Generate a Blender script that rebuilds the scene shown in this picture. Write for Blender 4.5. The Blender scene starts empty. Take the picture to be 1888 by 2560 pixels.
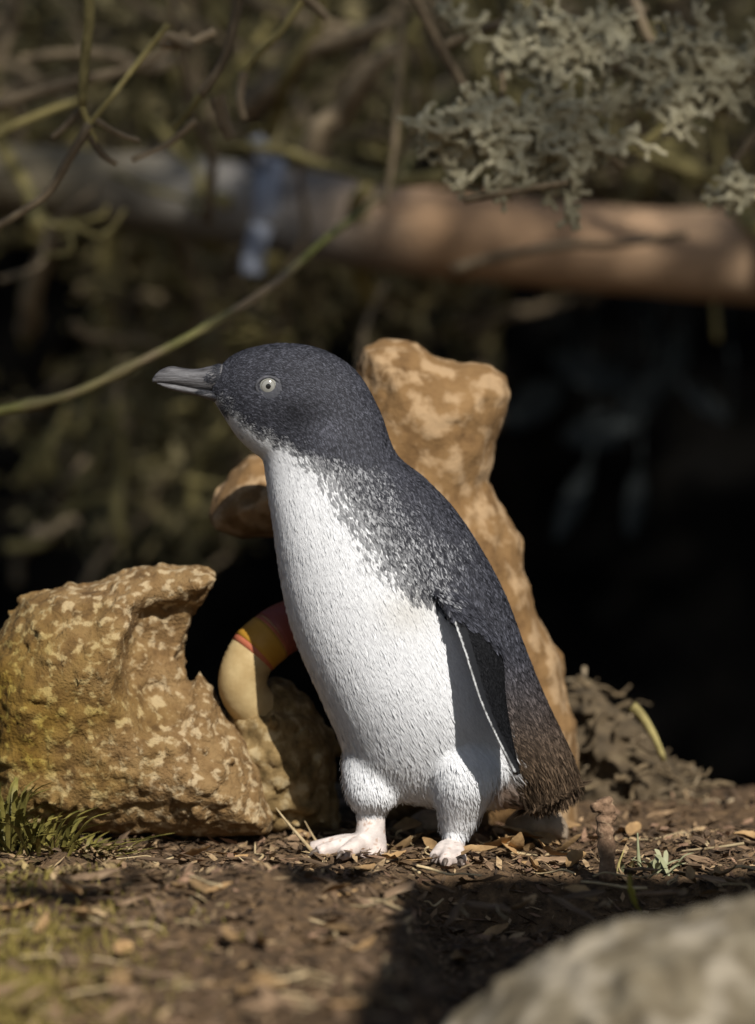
import bpy, bmesh, math, random
import numpy as np
from mathutils import Vector, Matrix
random.seed(7); RNG = np.random.default_rng(11)
SC = bpy.context.scene
COL = SC.collection
PI = math.pi

# ------------------------------------------------------------------ camera
K = 0.000255                    # metres per photo pixel (1888 x 2560) where the penguin stands
DIST, PITCH = 3.0, math.radians(4.5)
CZ = (2140 - 1280) * K
CAM = Vector((0, -DIST * math.cos(PITCH), CZ + DIST * math.sin(PITCH)))
FWD = Vector((0, math.cos(PITCH), -math.sin(PITCH))); UPV = Vector((0, math.sin(PITCH), math.cos(PITCH)))
cd = bpy.data.cameras.new('camera'); cam = bpy.data.objects.new('camera', cd); COL.objects.link(cam)
cam.location = CAM; cam.rotation_euler = (PI / 2 - PITCH, 0, 0)
cd.sensor_fit = 'VERTICAL'; cd.lens = 200; cd.sensor_height = 2 * 200 * (1280 * K) / DIST
cd.clip_start = 0.05; cd.clip_end = 200
cd.dof.use_dof = True; cd.dof.focus_distance = DIST - 0.045; cd.dof.aperture_fstop = 4.6
SC.camera = cam

def P(px, py, y=0.0):           # photo pixel -> point on the vertical plane at depth y
    d = FWD + Vector(((px - 944) * K / DIST, 0, 0)) + UPV * ((1280 - py) * K / DIST)
    t = (y - CAM.y) / d.y
    return CAM + d * t
def D(u, v, y=0.0):
    return P(u * 1888 / 1652, v * 1888 / 1652, y)

# ------------------------------------------------------------------ world, sun, exposure
SUN_EL, SUN_AZ = math.radians(41), math.radians(20)     # sun behind the camera, to its right
SUNV = Vector((math.sin(SUN_AZ) * math.cos(SUN_EL), -math.cos(SUN_AZ) * math.cos(SUN_EL), math.sin(SUN_EL)))
w = bpy.data.worlds.new('World'); SC.world = w; w.use_nodes = True
nt = w.node_tree; bg = nt.nodes['Background']
sky = nt.nodes.new('ShaderNodeTexSky'); sky.sky_type = 'NISHITA'; sky.sun_disc = False
sky.sun_elevation = SUN_EL; sky.sun_rotation = math.atan2(SUNV.x, SUNV.y)
nt.links.new(sky.outputs[0], bg.inputs[0]); bg.inputs[1].default_value = 0.05
sd = bpy.data.lights.new('sun', 'SUN'); sd.energy = 5.0; sd.angle = math.radians(0.53); sd.color = (1.0, 0.97, 0.925)
sun = bpy.data.objects.new('sun', sd); COL.objects.link(sun)
sun.rotation_euler = SUNV.to_track_quat('Z', 'Y').to_euler(); sun.location = SUNV * 5
SC.view_settings.view_transform = 'Standard'; SC.view_settings.look = 'None'
SC.view_settings.exposure = 0.32; SC.view_settings.gamma = 1; SC.view_settings.use_curve_mapping = False

# ------------------------------------------------------------------ helpers
def hash3(ix, iy, iz, seed):
    h = (ix * 374761393 + iy * 668265263 + iz * 2147483647 + seed * 1274126177) & 0xffffffff
    h = ((h ^ (h >> 13)) * 1274126177) & 0xffffffff
    h = ((h ^ (h >> 16)) * 2246822519) & 0xffffffff
    return ((h ^ (h >> 15)) & 0xffff) / 65535.0
def vnoise(x, y, z, seed=0):    # value noise in -1..1
    x, y, z = np.broadcast_arrays(np.asarray(x, float), np.asarray(y, float), np.asarray(z, float))
    fx, fy, fz = np.floor(x), np.floor(y), np.floor(z)
    ix, iy, iz = fx.astype(np.int64), fy.astype(np.int64), fz.astype(np.int64)
    tx, ty, tz = x - fx, y - fy, z - fz
    tx = tx * tx * (3 - 2 * tx); ty = ty * ty * (3 - 2 * ty); tz = tz * tz * (3 - 2 * tz)
    r = 0
    for a in (0, 1):
        for b in (0, 1):
            for c in (0, 1):
                wgt = (tx if a else 1 - tx) * (ty if b else 1 - ty) * (tz if c else 1 - tz)
                r = r + wgt * hash3(ix + a, iy + b, iz + c, seed)
    return r * 2 - 1
def fbm(x, y, z, seed=0, octv=4, gain=0.5):
    r, a = 0, 1.0
    for o in range(octv):
        r = r + a * vnoise(x * 2 ** o, y * 2 ** o, z * 2 ** o, seed + o); a *= gain
    return r
def poly_sd(X, Z, poly):        # signed distance to a closed polygon, negative inside
    X, Z = np.asarray(X, float), np.asarray(Z, float)
    d = np.full(X.shape, 1e9); ins = np.zeros(X.shape, bool); n = len(poly)
    for i in range(n):
        ax, az = poly[i]; bx, bz = poly[(i + 1) % n]
        ex, ez = bx - ax, bz - az; wx, wz = X - ax, Z - az
        t = np.clip((wx * ex + wz * ez) / max(ex * ex + ez * ez, 1e-12), 0, 1)
        d = np.minimum(d, (wx - ex * t) ** 2 + (wz - ez * t) ** 2)
        c = ((az > Z) != (bz > Z))
        with np.errstate(divide='ignore', invalid='ignore'):
            ins ^= c & (X < (bx - ax) * (Z - az) / (bz - az if bz != az else 1e-12) + ax)
    return np.where(ins, -1, 1) * np.sqrt(d)
def surface_nets(F, org, h):
    nx, ny, nz = F.shape; I = F < 0
    cm = np.zeros((nx - 1, ny - 1, nz - 1), int)
    pos = np.zeros((nx - 1, ny - 1, nz - 1, 3)); cnt = np.zeros((nx - 1, ny - 1, nz - 1))
    def sl(o): return (slice(o[0], nx - 1 + o[0]), slice(o[1], ny - 1 + o[1]), slice(o[2], nz - 1 + o[2]))
    for ax in range(3):
        for p in (0, 1):
            for q in (0, 1):
                a = [0, 0, 0]; oth = [k for k in range(3) if k != ax]
                a[oth[0]] = p; a[oth[1]] = q; b = list(a); b[ax] = 1
                fa, fb = F[sl(a)], F[sl(b)]; m = (fa < 0) != (fb < 0)
                t = np.where(m, fa / np.where(m, fa - fb, 1), 0)
                for k in range(3):
                    pos[..., k] += np.where(m, (t if k == ax else a[k]), 0)
                cnt += m
    act = cnt > 0; ids = np.full(act.shape, -1); ids[act] = np.arange(act.sum())
    ij = np.argwhere(act)
    V = (ij + pos[act] / cnt[act][:, None]) * h + np.array(org)
    faces = []
    for ax in range(3):
        o1, o2 = [(1, 2), (2, 0), (0, 1)][ax]
        s0 = [slice(1, -1)] * 3; s0[ax] = slice(0, -1); s1 = list(s0); s1[ax] = slice(1, None)
        m = I[tuple(s0)] != I[tuple(s1)]
        e = np.argwhere(m); sgn = I[tuple(s0)][m]
        off = np.ones(3, int); off[ax] = 0; e = e + off
        def cell(d1, d2):
            c = e.copy(); c[:, o1] += d1; c[:, o2] += d2
            return ids[c[:, 0], c[:, 1], c[:, 2]]
        q = np.stack([cell(-1, -1), cell(0, -1), cell(0, 0), cell(-1, 0)], 1)
        q[~sgn] = q[~sgn][:, ::-1]; faces.append(q)
    return V, np.concatenate(faces)
def fast_mesh(name, V, Fq, col=None, smooth=True):
    me = bpy.data.meshes.new(name); V = np.asarray(V, np.float32); Fq = np.asarray(Fq, np.int32)
    n, k = Fq.shape
    me.vertices.add(len(V)); me.vertices.foreach_set('co', V.ravel())
    me.loops.add(n * k); me.loops.foreach_set('vertex_index', Fq.ravel())
    me.polygons.add(n); me.polygons.foreach_set('loop_start', np.arange(0, n * k, k, dtype=np.int32))
    me.polygons.foreach_set('loop_total', np.full(n, k, np.int32))
    me.polygons.foreach_set('use_smooth', np.full(n, smooth))
    me.update(calc_edges=True); me.validate()
    if col is not None: set_col(me, col)
    return me
def set_col(me, col):
    a = me.color_attributes.new('Col', 'FLOAT_COLOR', 'POINT')
    c = np.ones((len(col), 4), np.float32); c[:, :3] = col; a.data.foreach_set('color', c.ravel())
def obj(name, me, m, parent=None, loc=None):
    o = bpy.data.objects.new(name, me); COL.objects.link(o)
    if m is not None and not me.materials: me.materials.append(m)
    if parent is not None: o.parent = parent
    if loc is not None: o.location = loc
    return o
def tag(o, label, cat, group=None):
    o['label'] = label; o['category'] = cat
    if group: o['group'] = group
    return o
def thing(name, label, cat, loc=(0, 0, 0), group=None):
    o = bpy.data.objects.new(name, None); COL.objects.link(o); o.location = loc; o.empty_display_size = 0.02
    return tag(o, label, cat, group)
class MB:                       # polygon collector
    def __init__(s): s.v = []; s.f = []
    def tube(s, pts, rad, n=8, jit=0.0, cap=True):
        pts = [Vector(p) for p in pts]; b0 = len(s.v); ref = Vector((0.31, 0.2, 0.93))
        for i, p in enumerate(pts):
            t = (pts[min(i + 1, len(pts) - 1)] - pts[max(i - 1, 0)]).normalized()
            a = t.cross(ref);
            if a.length < 1e-3: a = t.cross(Vector((1, 0, 0)))
            a.normalize(); b = t.cross(a); r = rad[i] if hasattr(rad, '__len__') else rad
            for k in range(n):
                th = 2 * PI * k / n; rr = r * (1 + random.uniform(-jit, jit))
                s.v.append(p + a * (rr * math.cos(th)) + b * (rr * math.sin(th)))
        for i in range(len(pts) - 1):
            for k in range(n):
                q = b0 + i * n
                s.f.append((q + k, q + n + k, q + n + (k + 1) % n, q + (k + 1) % n))
        if cap:
            s.f.append(tuple(b0 + k for k in range(n)))
            s.f.append(tuple(b0 + (len(pts) - 1) * n + k for k in reversed(range(n))))
        return s
    def rings(s, rings):
        n = len(rings[0]); b0 = len(s.v)
        for r in rings: s.v += [Vector(p) for p in r]
        for i in range(len(rings) - 1):
            for k in range(n):
                q = b0 + i * n
                s.f.append((q + k, q + (k + 1) % n, q + n + (k + 1) % n, q + n + k))
        for i, fl in ((0, True), (len(rings) - 1, False)):
            c = sum((Vector(p) for p in rings[i]), Vector()) / n; s.v.append(c); ci = len(s.v) - 1; q = b0 + i * n
            for k in range(n):
                s.f.append((ci, q + (k + 1) % n, q + k) if fl else (ci, q + k, q + (k + 1) % n))
        return s
    def mesh(s, name, smooth=True, recalc=False):
        me = bpy.data.meshes.new(name); me.from_pydata([tuple(v) for v in s.v], [], s.f)
        if recalc:
            bm = bmesh.new(); bm.from_mesh(me); bmesh.ops.recalc_face_normals(bm, faces=bm.faces); bm.to_mesh(me); bm.free()
        me.polygons.foreach_set('use_smooth', [smooth] * len(me.polygons)); me.update()
        return me
def spline(pts, n):             # Catmull-Rom through pts (any dimension)
    pts = [np.array(p, float) for p in pts]; P4 = [2 * pts[0] - pts[1]] + pts + [2 * pts[-1] - pts[-2]]
    out = []; m = len(pts) - 1
    for i in range(n):
        t = i / (n - 1) * m; k = min(int(t), m - 1); t -= k; a, b, c, d = P4[k:k + 4]
        out.append(0.5 * (2 * b + (c - a) * t + (2 * a - 5 * b + 4 * c - d) * t * t + (3 * b - a - 3 * c + d) * t ** 3))
    return out

# ------------------------------------------------------------------ materials
def mat(name, stops, scale=60, detail=6, rough=0.85, bump=0.3, bscale=None, attr=False, spec=0.25, second=None, stretch=None, bdist=0.002, objrand=0.0, sharp=0):
    m = bpy.data.materials.new(name); m.use_nodes = True; n = m.node_tree.nodes; L = m.node_tree.links
    b = n['Principled BSDF']; b.inputs['Roughness'].default_value = rough; b.inputs['Specular IOR Level'].default_value = spec
    tc = n.new('ShaderNodeTexCoord'); co = tc.outputs['Object']
    if stretch:
        mp = n.new('ShaderNodeMapping'); mp.inputs['Scale'].default_value = stretch; L.new(co, mp.inputs[0]); co = mp.outputs[0]
    tx = n.new('ShaderNodeTexNoise'); tx.inputs['Scale'].default_value = scale; tx.inputs['Detail'].default_value = detail; tx.inputs['Roughness'].default_value = 0.6
    L.new(co, tx.inputs['Vector'])
    rp = n.new('ShaderNodeValToRGB'); L.new(tx.outputs['Fac'], rp.inputs[0]); el = rp.color_ramp.elements
    while len(el) < len(stops): el.new(0.5)
    for e, (p, c) in zip(el, stops): e.position = p; e.color = (*c, 1)
    col = rp.outputs[0]
    def mul_attr(col):
        at = n.new('ShaderNodeVertexColor'); at.layer_name = 'Col'
        mx = n.new('ShaderNodeMix'); mx.data_type = 'RGBA'; mx.blend_type = 'MULTIPLY'; mx.inputs[0].default_value = 1
        L.new(at.outputs[0], mx.inputs[6]); L.new(col, mx.inputs[7]); return mx.outputs[2]
    if second:                  # (scale, lo, hi, colour): a patchy overlay
        s2, lo, hi, c2 = second
        t2 = n.new('ShaderNodeTexNoise'); t2.inputs['Scale'].default_value = s2; t2.inputs['Detail'].default_value = 4
        L.new(co, t2.inputs['Vector'])
        mr = n.new('ShaderNodeMapRange'); mr.inputs[1].default_value = lo; mr.inputs[2].default_value = hi; L.new(t2.outputs['Fac'], mr.inputs[0])
        mx = n.new('ShaderNodeMix'); mx.data_type = 'RGBA'; L.new(mr.outputs[0], mx.inputs[0]); L.new(col, mx.inputs[6]); mx.inputs[7].default_value = (*c2, 1)
        col = mx.outputs[2]
    if attr: col = mul_attr(col)
    if objrand:
        oi = n.new('ShaderNodeObjectInfo'); hs = n.new('ShaderNodeHueSaturation')
        mr = n.new('ShaderNodeMapRange'); mr.inputs[3].default_value = 1 - objrand; mr.inputs[4].default_value = 1 + objrand
        L.new(oi.outputs['Random'], mr.inputs[0]); L.new(mr.outputs[0], hs.inputs['Value']); L.new(col, hs.inputs['Color']); col = hs.outputs[0]
    L.new(col, b.inputs['Base Color'])
    if bump:
        bt = n.new('ShaderNodeTexNoise'); bt.inputs['Scale'].default_value = bscale or scale * 3; bt.inputs['Detail'].default_value = 5; L.new(co, bt.inputs['Vector'])
        bp = n.new('ShaderNodeBump'); bp.inputs['Strength'].default_value = bump; bp.inputs['Distance'].default_value = bdist
        L.new(bt.outputs['Fac'], bp.inputs['Height']); L.new(bp.outputs[0], b.inputs['Normal'])
    return m
M = {}
M['soil'] = mat('soil', [(0.3, (0.03, 0.019, 0.010)), (0.55, (0.105, 0.064, 0.032)), (0.75, (0.19, 0.12, 0.06))], 120, 8, 0.95, 0.8, 500, bdist=0.003)
M['rock_tan'] = mat('rock_tan', [(0.32, (0.10, 0.053, 0.019)), (0.45, (0.16, 0.089, 0.034)), (0.62, (0.20, 0.115, 0.046))], 40, 6, 0.9, 0.5, 260, second=(62, 0.47, 0.60, (0.31, 0.205, 0.108)))
M['rock_pit'] = mat('rock_pit', [(0.32, (0.085, 0.046, 0.016)), (0.46, (0.165, 0.096, 0.037)), (0.60, (0.21, 0.130, 0.054))], 70, 6, 0.9, 1.0, 480, attr=True, second=(150, 0.52, 0.62, (0.37, 0.275, 0.155)))
M['rock_olive'] = mat('rock_olive', [(0.32, (0.09, 0.058, 0.02)), (0.5, (0.19, 0.125, 0.05)), (0.66, (0.28, 0.20, 0.09))], 90, 5, 0.9, 0.5, 300, second=(90, 0.55, 0.66, (0.34, 0.26, 0.14)))
M['rock_fore'] = mat('rock_fore', [(0.3, (0.062, 0.048, 0.028)), (0.5, (0.12, 0.096, 0.06)), (0.68, (0.17, 0.142, 0.094))], 50, 6, 0.9, 0.8, 160, second=(34, 0.50, 0.60, (0.235, 0.20, 0.145)))
M['rock_pale'] = mat('rock_pale', [(0.3, (0.16, 0.12, 0.08)), (0.6, (0.30, 0.23, 0.16))], 60, 5, 0.9, 0.4, 200)
M['bark'] = mat('bark', [(0.3, (0.10, 0.072, 0.042)), (0.6, (0.27, 0.205, 0.125)), (0.75, (0.38, 0.30, 0.20))], 60, 5, 0.9, 0.5, 200, stretch=(1, 1, 0.4), objrand=0.35)
M['twig_olive'] = mat('twig_olive', [(0.3, (0.14, 0.112, 0.040)), (0.6, (0.31, 0.255, 0.10)), (0.75, (0.42, 0.36, 0.17))], 50, 4, 0.8, 0.4, 200, objrand=0.4)
M['twig_green'] = mat('twig_green', [(0.3, (0.14, 0.145, 0.035)), (0.6, (0.26, 0.25, 0.075)), (0.8, (0.34, 0.30, 0.13))], 30, 4, 0.6, 0.2, 200, second=(7, 0.52, 0.64, (0.26, 0.19, 0.11)))
M['log'] = mat('log', [(0.3, (0.78, 0.76, 0.74)), (0.7, (1, 1, 1))], 6, 4, 0.85, 0.4, 60, attr=True)
M['strap'] = mat('strap', [(0.3, (0.27, 0.29, 0.34)), (0.7, (0.36, 0.38, 0.43))], 40, 3, 0.5, 0.1)
M['lichen'] = mat('lichen', [(0.3, (0.24, 0.21, 0.125)), (0.55, (0.43, 0.385, 0.25)), (0.75, (0.56, 0.51, 0.36))], 160, 4, 0.9, 0.4, 500)
M['leaf_dark'] = mat('leaf_dark', [(0.3, (0.03, 0.045, 0.014)), (0.7, (0.08, 0.10, 0.03))], 30, 3, 0.6, 0.0)
M['leaf_thicket'] = mat('leaf_thicket', [(0.3, (0.12, 0.10, 0.045)), (0.7, (0.26, 0.21, 0.10))], 12, 3, 0.8, 0.0)
M['bank'] = mat('bank', [(0.35, (0.003, 0.003, 0.003)), (0.7, (0.009, 0.008, 0.0065))], 9, 6, 1.0, 0.8, 40, bdist=0.02, spec=0.0)  # near-black: the shade of the hollow is put into the colour
M['stick'] = mat('stick', [(0.3, (0.10, 0.058, 0.032)), (0.55, (0.22, 0.135, 0.08)), (0.72, (0.40, 0.28, 0.17))], 180, 5, 0.85, 0.6, 500)
M['chip'] = mat('chip', [(0.3, (0.08, 0.05, 0.028)), (0.55, (0.20, 0.13, 0.075)), (0.75, (0.32, 0.23, 0.14))], 90, 4, 0.85, 0.4, 400, stretch=(0.3, 1, 1), objrand=0.5)
M['dry_leaf'] = mat('dry_leaf', [(0.3, (0.15, 0.09, 0.04)), (0.55, (0.29, 0.18, 0.08)), (0.75, (0.40, 0.28, 0.14))], 70, 4, 0.75, 0.3, 300, objrand=0.45)
M['straw'] = mat('straw', [(0.3, (0.28, 0.20, 0.10)), (0.7, (0.46, 0.36, 0.21))], 90, 3, 0.7, 0.2, objrand=0.35)
M['litter'] = mat('litter', [(0.3, (0.55, 0.5, 0.45)), (0.7, (1.0, 1.0, 1.0))], 200, 3, 0.85, 0.0, attr=True)
M['green_leaf'] = mat('green_leaf', [(0.3, (0.065, 0.062, 0.014)), (0.7, (0.22, 0.18, 0.045))], 60, 3, 0.55, 0.2, objrand=0.35)
M['haze_moss'] = mat('haze_moss', [(0.3, (0.12, 0.092, 0.02)), (0.7, (0.24, 0.185, 0.045))], 40, 3, 0.8, 0.0)
M['pale_leaf'] = mat('pale_leaf', [(0.3, (0.17, 0.18, 0.09)), (0.7, (0.31, 0.30, 0.18))], 60, 3, 0.55, 0.2)
M['yellow_leaf'] = mat('yellow_leaf', [(0.3, (0.24, 0.20, 0.02)), (0.7, (0.42, 0.35, 0.05))], 60, 3, 0.5, 0.2)
M['stalk_dim'] = mat('stalk_dim', [(0.3, (0.022, 0.026, 0.025)), (0.7, (0.045, 0.052, 0.05))], 60, 3, 0.8, 0.2)
M['weed'] = mat('weed', [(0.3, (0.05, 0.036, 0.02)), (0.6, (0.12, 0.085, 0.046)), (0.75, (0.18, 0.135, 0.075))], 60, 3, 0.85, 0.3, objrand=0.3)
M['pipe'] = mat('pipe', [(0.3, (0.36, 0.25, 0.11)), (0.7, (0.48, 0.36, 0.18))], 60, 4, 0.6, 0.2)
M['tape_orange'] = mat('tape_orange', [(0.3, (0.36, 0.18, 0.02)), (0.7, (0.42, 0.22, 0.03))], 60, 3, 0.45, 0.1)
M['tape_dark'] = mat('tape_dark', [(0.3, (0.16, 0.04, 0.03)), (0.7, (0.22, 0.06, 0.04))], 60, 3, 0.45, 0.1)
M['tape_red'] = mat('tape_red', [(0.3, (0.36, 0.10, 0.05)), (0.7, (0.42, 0.13, 0.07))], 60, 3, 0.45, 0.1)
M['plume'] = mat('plume', [(0.3, (0.9, 0.9, 0.9)), (0.7, (1, 1, 1))], 800, 2, 0.62, 0.0, attr=True, spec=0.14)
pn = M['plume'].node_tree; pbs = pn.nodes['Principled BSDF']; tr = pn.nodes.new('ShaderNodeBsdfTranslucent'); ms = pn.nodes.new('ShaderNodeMixShader'); ms.inputs[0].default_value = 0.3
pn.links.new(pbs.inputs['Base Color'].links[0].from_socket, tr.inputs[0]); pn.links.new(pbs.outputs[0], ms.inputs[1]); pn.links.new(tr.outputs[0], ms.inputs[2]); pn.links.new(ms.outputs[0], pn.nodes['Material Output'].inputs[0])
M['skin'] = mat('skin', [(0.3, (0.8, 0.8, 0.8)), (0.7, (1, 1, 1))], 300, 4, 0.55, 0.35, 700, attr=True, spec=0.3, bdist=0.0008)
M['bill'] = mat('bill', [(0.30, (0.026, 0.024, 0.024)), (0.44, (0.070, 0.066, 0.067)), (0.55, (0.100, 0.097, 0.100)), (0.75, (0.15, 0.145, 0.145))], 160, 7, 0.52, 0.8, 420, stretch=(0.3, 1, 2.2), spec=0.35, bdist=0.001)
M['claw'] = mat('claw', [(0.3, (0.06, 0.045, 0.035)), (0.7, (0.14, 0.11, 0.09))], 200, 3, 0.4, 0.1)

# ------------------------------------------------------------------ ground
def gz(x, y):
    x = np.asarray(x, float); y = np.asarray(y, float)
    z = 0.006 * vnoise(x * 9, y * 9, 0, 3) + 0.0035 * vnoise(x * 26, y * 26, 0, 4)
    z = z * np.clip(0.35 + np.abs(y) * 3 + np.abs(x) * 2, 0.35, 1)
    z = z - 0.34 * np.clip((y - 0.30) / 0.7, 0, 1) ** 1.3                              # falls away into the hollow
    z = z + 0.014 * np.exp(-((y + 0.20) / 0.09) ** 2) * np.clip((-x + 0.02) / 0.08, 0, 1)   # low swell in front
    z = z - 0.012 * np.exp(-((y + 0.085) / 0.028) ** 2) * np.clip((-x + 0.0) / 0.05, 0, 1)  # furrow behind the swell
    sx = np.clip((x - 0.012 + 0.012 * vnoise(y * 22, x * 22, 0, 31)) / 0.03, 0, 1); sy = np.clip((-0.085 - y + 0.012 * vnoise(x * 20, 0, 0, 32)) / 0.05, 0, 1)
    z = z - 0.03 * (sx * sx * (3 - 2 * sx)) * (sy * sy * (3 - 2 * sy))                 # trough between the ledge and the boulder
    return z
def soil_fine(x, y):
    return 0.0022 * fbm(x * 90, y * 90, 0, 21, 3) + 0.0012 * vnoise(x * 420, y * 420, 0, 9)
def axis(lo, a, b, hi, fine):
    mid = np.arange(a, b, fine); out = []; s, p = fine, a
    while p > lo: s *= 1.25; p -= s; out.append(p)
    r = []; s, p = fine, mid[-1]
    while p < hi: s *= 1.25; p += s; r.append(p)
    return np.concatenate([out[::-1], mid, r])
gx, gy = axis(-60, -0.34, 0.34, 60, 0.0022), axis(-60, -0.62, 0.34, 60, 0.0026)
X, Y = np.meshgrid(gx, gy, indexing='ij'); near = np.exp(-(np.maximum(np.hypot(X, Y) - 0.7, 0) / 0.5) ** 2)
Z = gz(X, Y) + soil_fine(X, Y) * near
ids = np.arange(X.size).reshape(X.shape)
gf = np.stack([ids[:-1, :-1], ids[1:, :-1], ids[1:, 1:], ids[:-1, 1:]], -1).reshape(-1, 4)
g = obj('ground', fast_mesh('ground', np.stack([X, Y, Z], -1).reshape(-1, 3), gf), M['soil']); g['kind'] = 'structure'
def ground_at(px, py):          # photo pixel -> where that ray meets the ground
    d = FWD + Vector(((px - 944) * K / DIST, 0, 0)) + UPV * ((1280 - py) * K / DIST); t = -CAM.z / d.z
    p = CAM + d * t
    for _ in range(4):
        p = CAM + d * ((float(gz(p.x, p.y)) - CAM.z) / d.z)
    return p
# earth bank closing the hollow behind
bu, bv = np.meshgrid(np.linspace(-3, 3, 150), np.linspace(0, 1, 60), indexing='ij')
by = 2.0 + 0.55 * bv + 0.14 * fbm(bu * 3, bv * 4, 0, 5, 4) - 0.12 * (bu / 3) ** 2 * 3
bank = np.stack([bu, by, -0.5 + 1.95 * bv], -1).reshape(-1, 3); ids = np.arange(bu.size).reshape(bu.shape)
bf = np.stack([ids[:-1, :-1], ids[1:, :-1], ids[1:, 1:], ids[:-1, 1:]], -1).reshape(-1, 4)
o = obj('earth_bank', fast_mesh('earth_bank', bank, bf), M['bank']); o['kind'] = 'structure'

# ------------------------------------------------------------------ rocks
def rock(name, label, outline, y0, T, R, material, seed, h=0.0022, amp=0.006, freq=28, lump=0.0025, lfreq=110, carve=(), col=None, yshape=None, pix=P):
    poly = [(pix(u, v, y0).x, pix(u, v, y0).z) for u, v in outline]
    px = [p[0] for p in poly]; pz = [p[1] for p in poly]; pad = 0.012
    base = min(pz)
    X, Yy, Z = (np.arange(a, b, h) for a, b in ((min(px) - pad, max(px) + pad), (-T - pad, T + pad), (min(pz) - pad, max(pz) + pad)))
    X2, Z2 = np.meshgrid(X, Z, indexing='ij'); d2 = poly_sd(X2, Z2, poly)
    di = np.clip(-d2 / R, 0, 1); hh = T * np.sqrt(np.maximum(1 - (1 - di) ** 2, 0))
    G = np.meshgrid(X, Yy, Z, indexing='ij')
    ins = (np.abs(G[1]) - hh[:, None, :]) * np.where(di < 0.5, 0.6, 1)[:, None, :]
    F = np.where(d2[:, None, :] < 0, np.maximum(ins, np.repeat(d2[:, None, :], len(Yy), 1)), np.sqrt(d2[:, None, :] ** 2 + np.maximum(np.abs(G[1]) - 0, 0) ** 2))
    if yshape is not None: F = F + yshape(*G)
    F = F + amp * fbm(G[0] * freq, G[1] * freq, G[2] * freq, seed, 3)
    if lump: F = F - lump * (np.abs(vnoise(G[0] * lfreq, G[1] * lfreq, G[2] * lfreq, seed + 7)) * 2 - 1) + lump * 0.6 * vnoise(G[0] * lfreq * 2.1, G[1] * lfreq * 2.1, G[2] * lfreq * 2.1, seed + 8)
    for (cu, cv, cy, r, sy) in carve:
        c = pix(cu, cv, y0); b_ = -(np.sqrt((G[0] - c.x) ** 2 + ((G[1] - cy) / sy) ** 2 + ((G[2] - c.z) * .8) ** 2) - r) - .004 * fbm(G[0] * 60, G[1] * 60, G[2] * 60, seed + 3, 3); kk = .016; hh_ = np.clip(.5 + .5 * (b_ - F) / kk, 0, 1); F = F * (1 - hh_) + b_ * hh_ + kk * hh_ * (1 - hh_)
    F[0] = F[-1] = 1; F[:, 0] = F[:, -1] = 1; F[:, :, 0] = F[:, :, -1] = 1
    V, Fq = surface_nets(F, (X[0], Yy[0], Z[0]), h)
    V[:, 1] += y0; c0 = np.array([np.mean(px), y0, base]); V -= c0
    o = obj(name, fast_mesh(name, V, Fq, None if col is None else col(V + c0)), M[material], loc=c0)
    return tag(o, label, 'rock')
rock('limestone_rock', 'tall tan limestone rock rising behind the penguin back and head',
     [(890, 905), (905, 862), (960, 842), (1040, 850), (1090, 885), (1150, 903), (1225, 905), (1268, 935), (1283, 985), (1265, 1060), (1240, 1110), (1232, 1175),
      (1225, 1200), (1255, 1265), (1300, 1340), (1312, 1430), (1328, 1460), (1345, 1530), (1372, 1590), (1400, 1640), (1405, 1700), (1415, 1760), (1440, 1800), (1447, 1900), (1450, 2075),
      (930, 2075), (880, 1900), (840, 1500), (760, 1360), (690, 1345), (600, 1345), (535, 1325), (520, 1290), (545, 1230), (580, 1180), (620, 1140), (700, 1120), (840, 1130)],
     0.150, 0.055, 0.05, 'rock_tan', 41, amp=0.0030, freq=32, lump=0.0008, lfreq=80, h=0.002)
def haze_col(V):  # yellow haze of the left edge, painted into the rock colour
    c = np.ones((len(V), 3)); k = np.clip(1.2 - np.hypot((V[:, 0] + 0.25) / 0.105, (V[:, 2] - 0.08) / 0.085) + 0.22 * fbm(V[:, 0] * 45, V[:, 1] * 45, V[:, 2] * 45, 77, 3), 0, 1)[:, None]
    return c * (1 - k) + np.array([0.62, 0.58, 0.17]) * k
rock('pitted_rock', 'rounded pitted rock with pale coral-like flecks and a scooped hollow, yellow haze tint painted on one end',
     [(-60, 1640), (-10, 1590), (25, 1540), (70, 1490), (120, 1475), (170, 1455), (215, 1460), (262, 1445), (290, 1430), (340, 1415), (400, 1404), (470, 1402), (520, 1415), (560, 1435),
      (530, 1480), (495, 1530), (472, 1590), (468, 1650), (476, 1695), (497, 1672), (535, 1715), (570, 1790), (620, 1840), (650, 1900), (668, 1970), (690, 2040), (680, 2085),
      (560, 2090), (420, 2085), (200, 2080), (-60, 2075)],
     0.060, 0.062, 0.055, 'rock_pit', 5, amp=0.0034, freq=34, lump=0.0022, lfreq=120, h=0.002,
     carve=[(430, 1600, -0.050, 0.030, 1.3), (425, 1690, -0.055, 0.026, 1.2), (400, 2040, -0.06, 0.012, 1)], col=haze_col)
rock('olive_rock', 'darker olive-brown rock wedged between the pitted rock and the penguin',
     [(560, 1780), (600, 1730), (680, 1690), (735, 1700), (790, 1760), (830, 1850), (850, 1950), (860, 2085), (560, 2085)],
     0.082, 0.045, 0.04, 'rock_olive', 15, amp=0.004, freq=34, lump=0.003, lfreq=90, h=0.0022)
rock('foreground_rock', 'large rough beige boulder in the front corner before the dark shadow',
     [(1010, 2640), (1100, 2565), (1180, 2500), (1290, 2430), (1420, 2350), (1540, 2310), (1690, 2290), (1888, 2250), (2050, 2230), (2250, 2260), (2400, 2340), (2450, 2750), (1000, 2750)],
     -0.60, 0.11, 0.09, 'rock_fore', 25, amp=0.006, freq=24, lump=0.0055, lfreq=46, h=0.0034)
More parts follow.
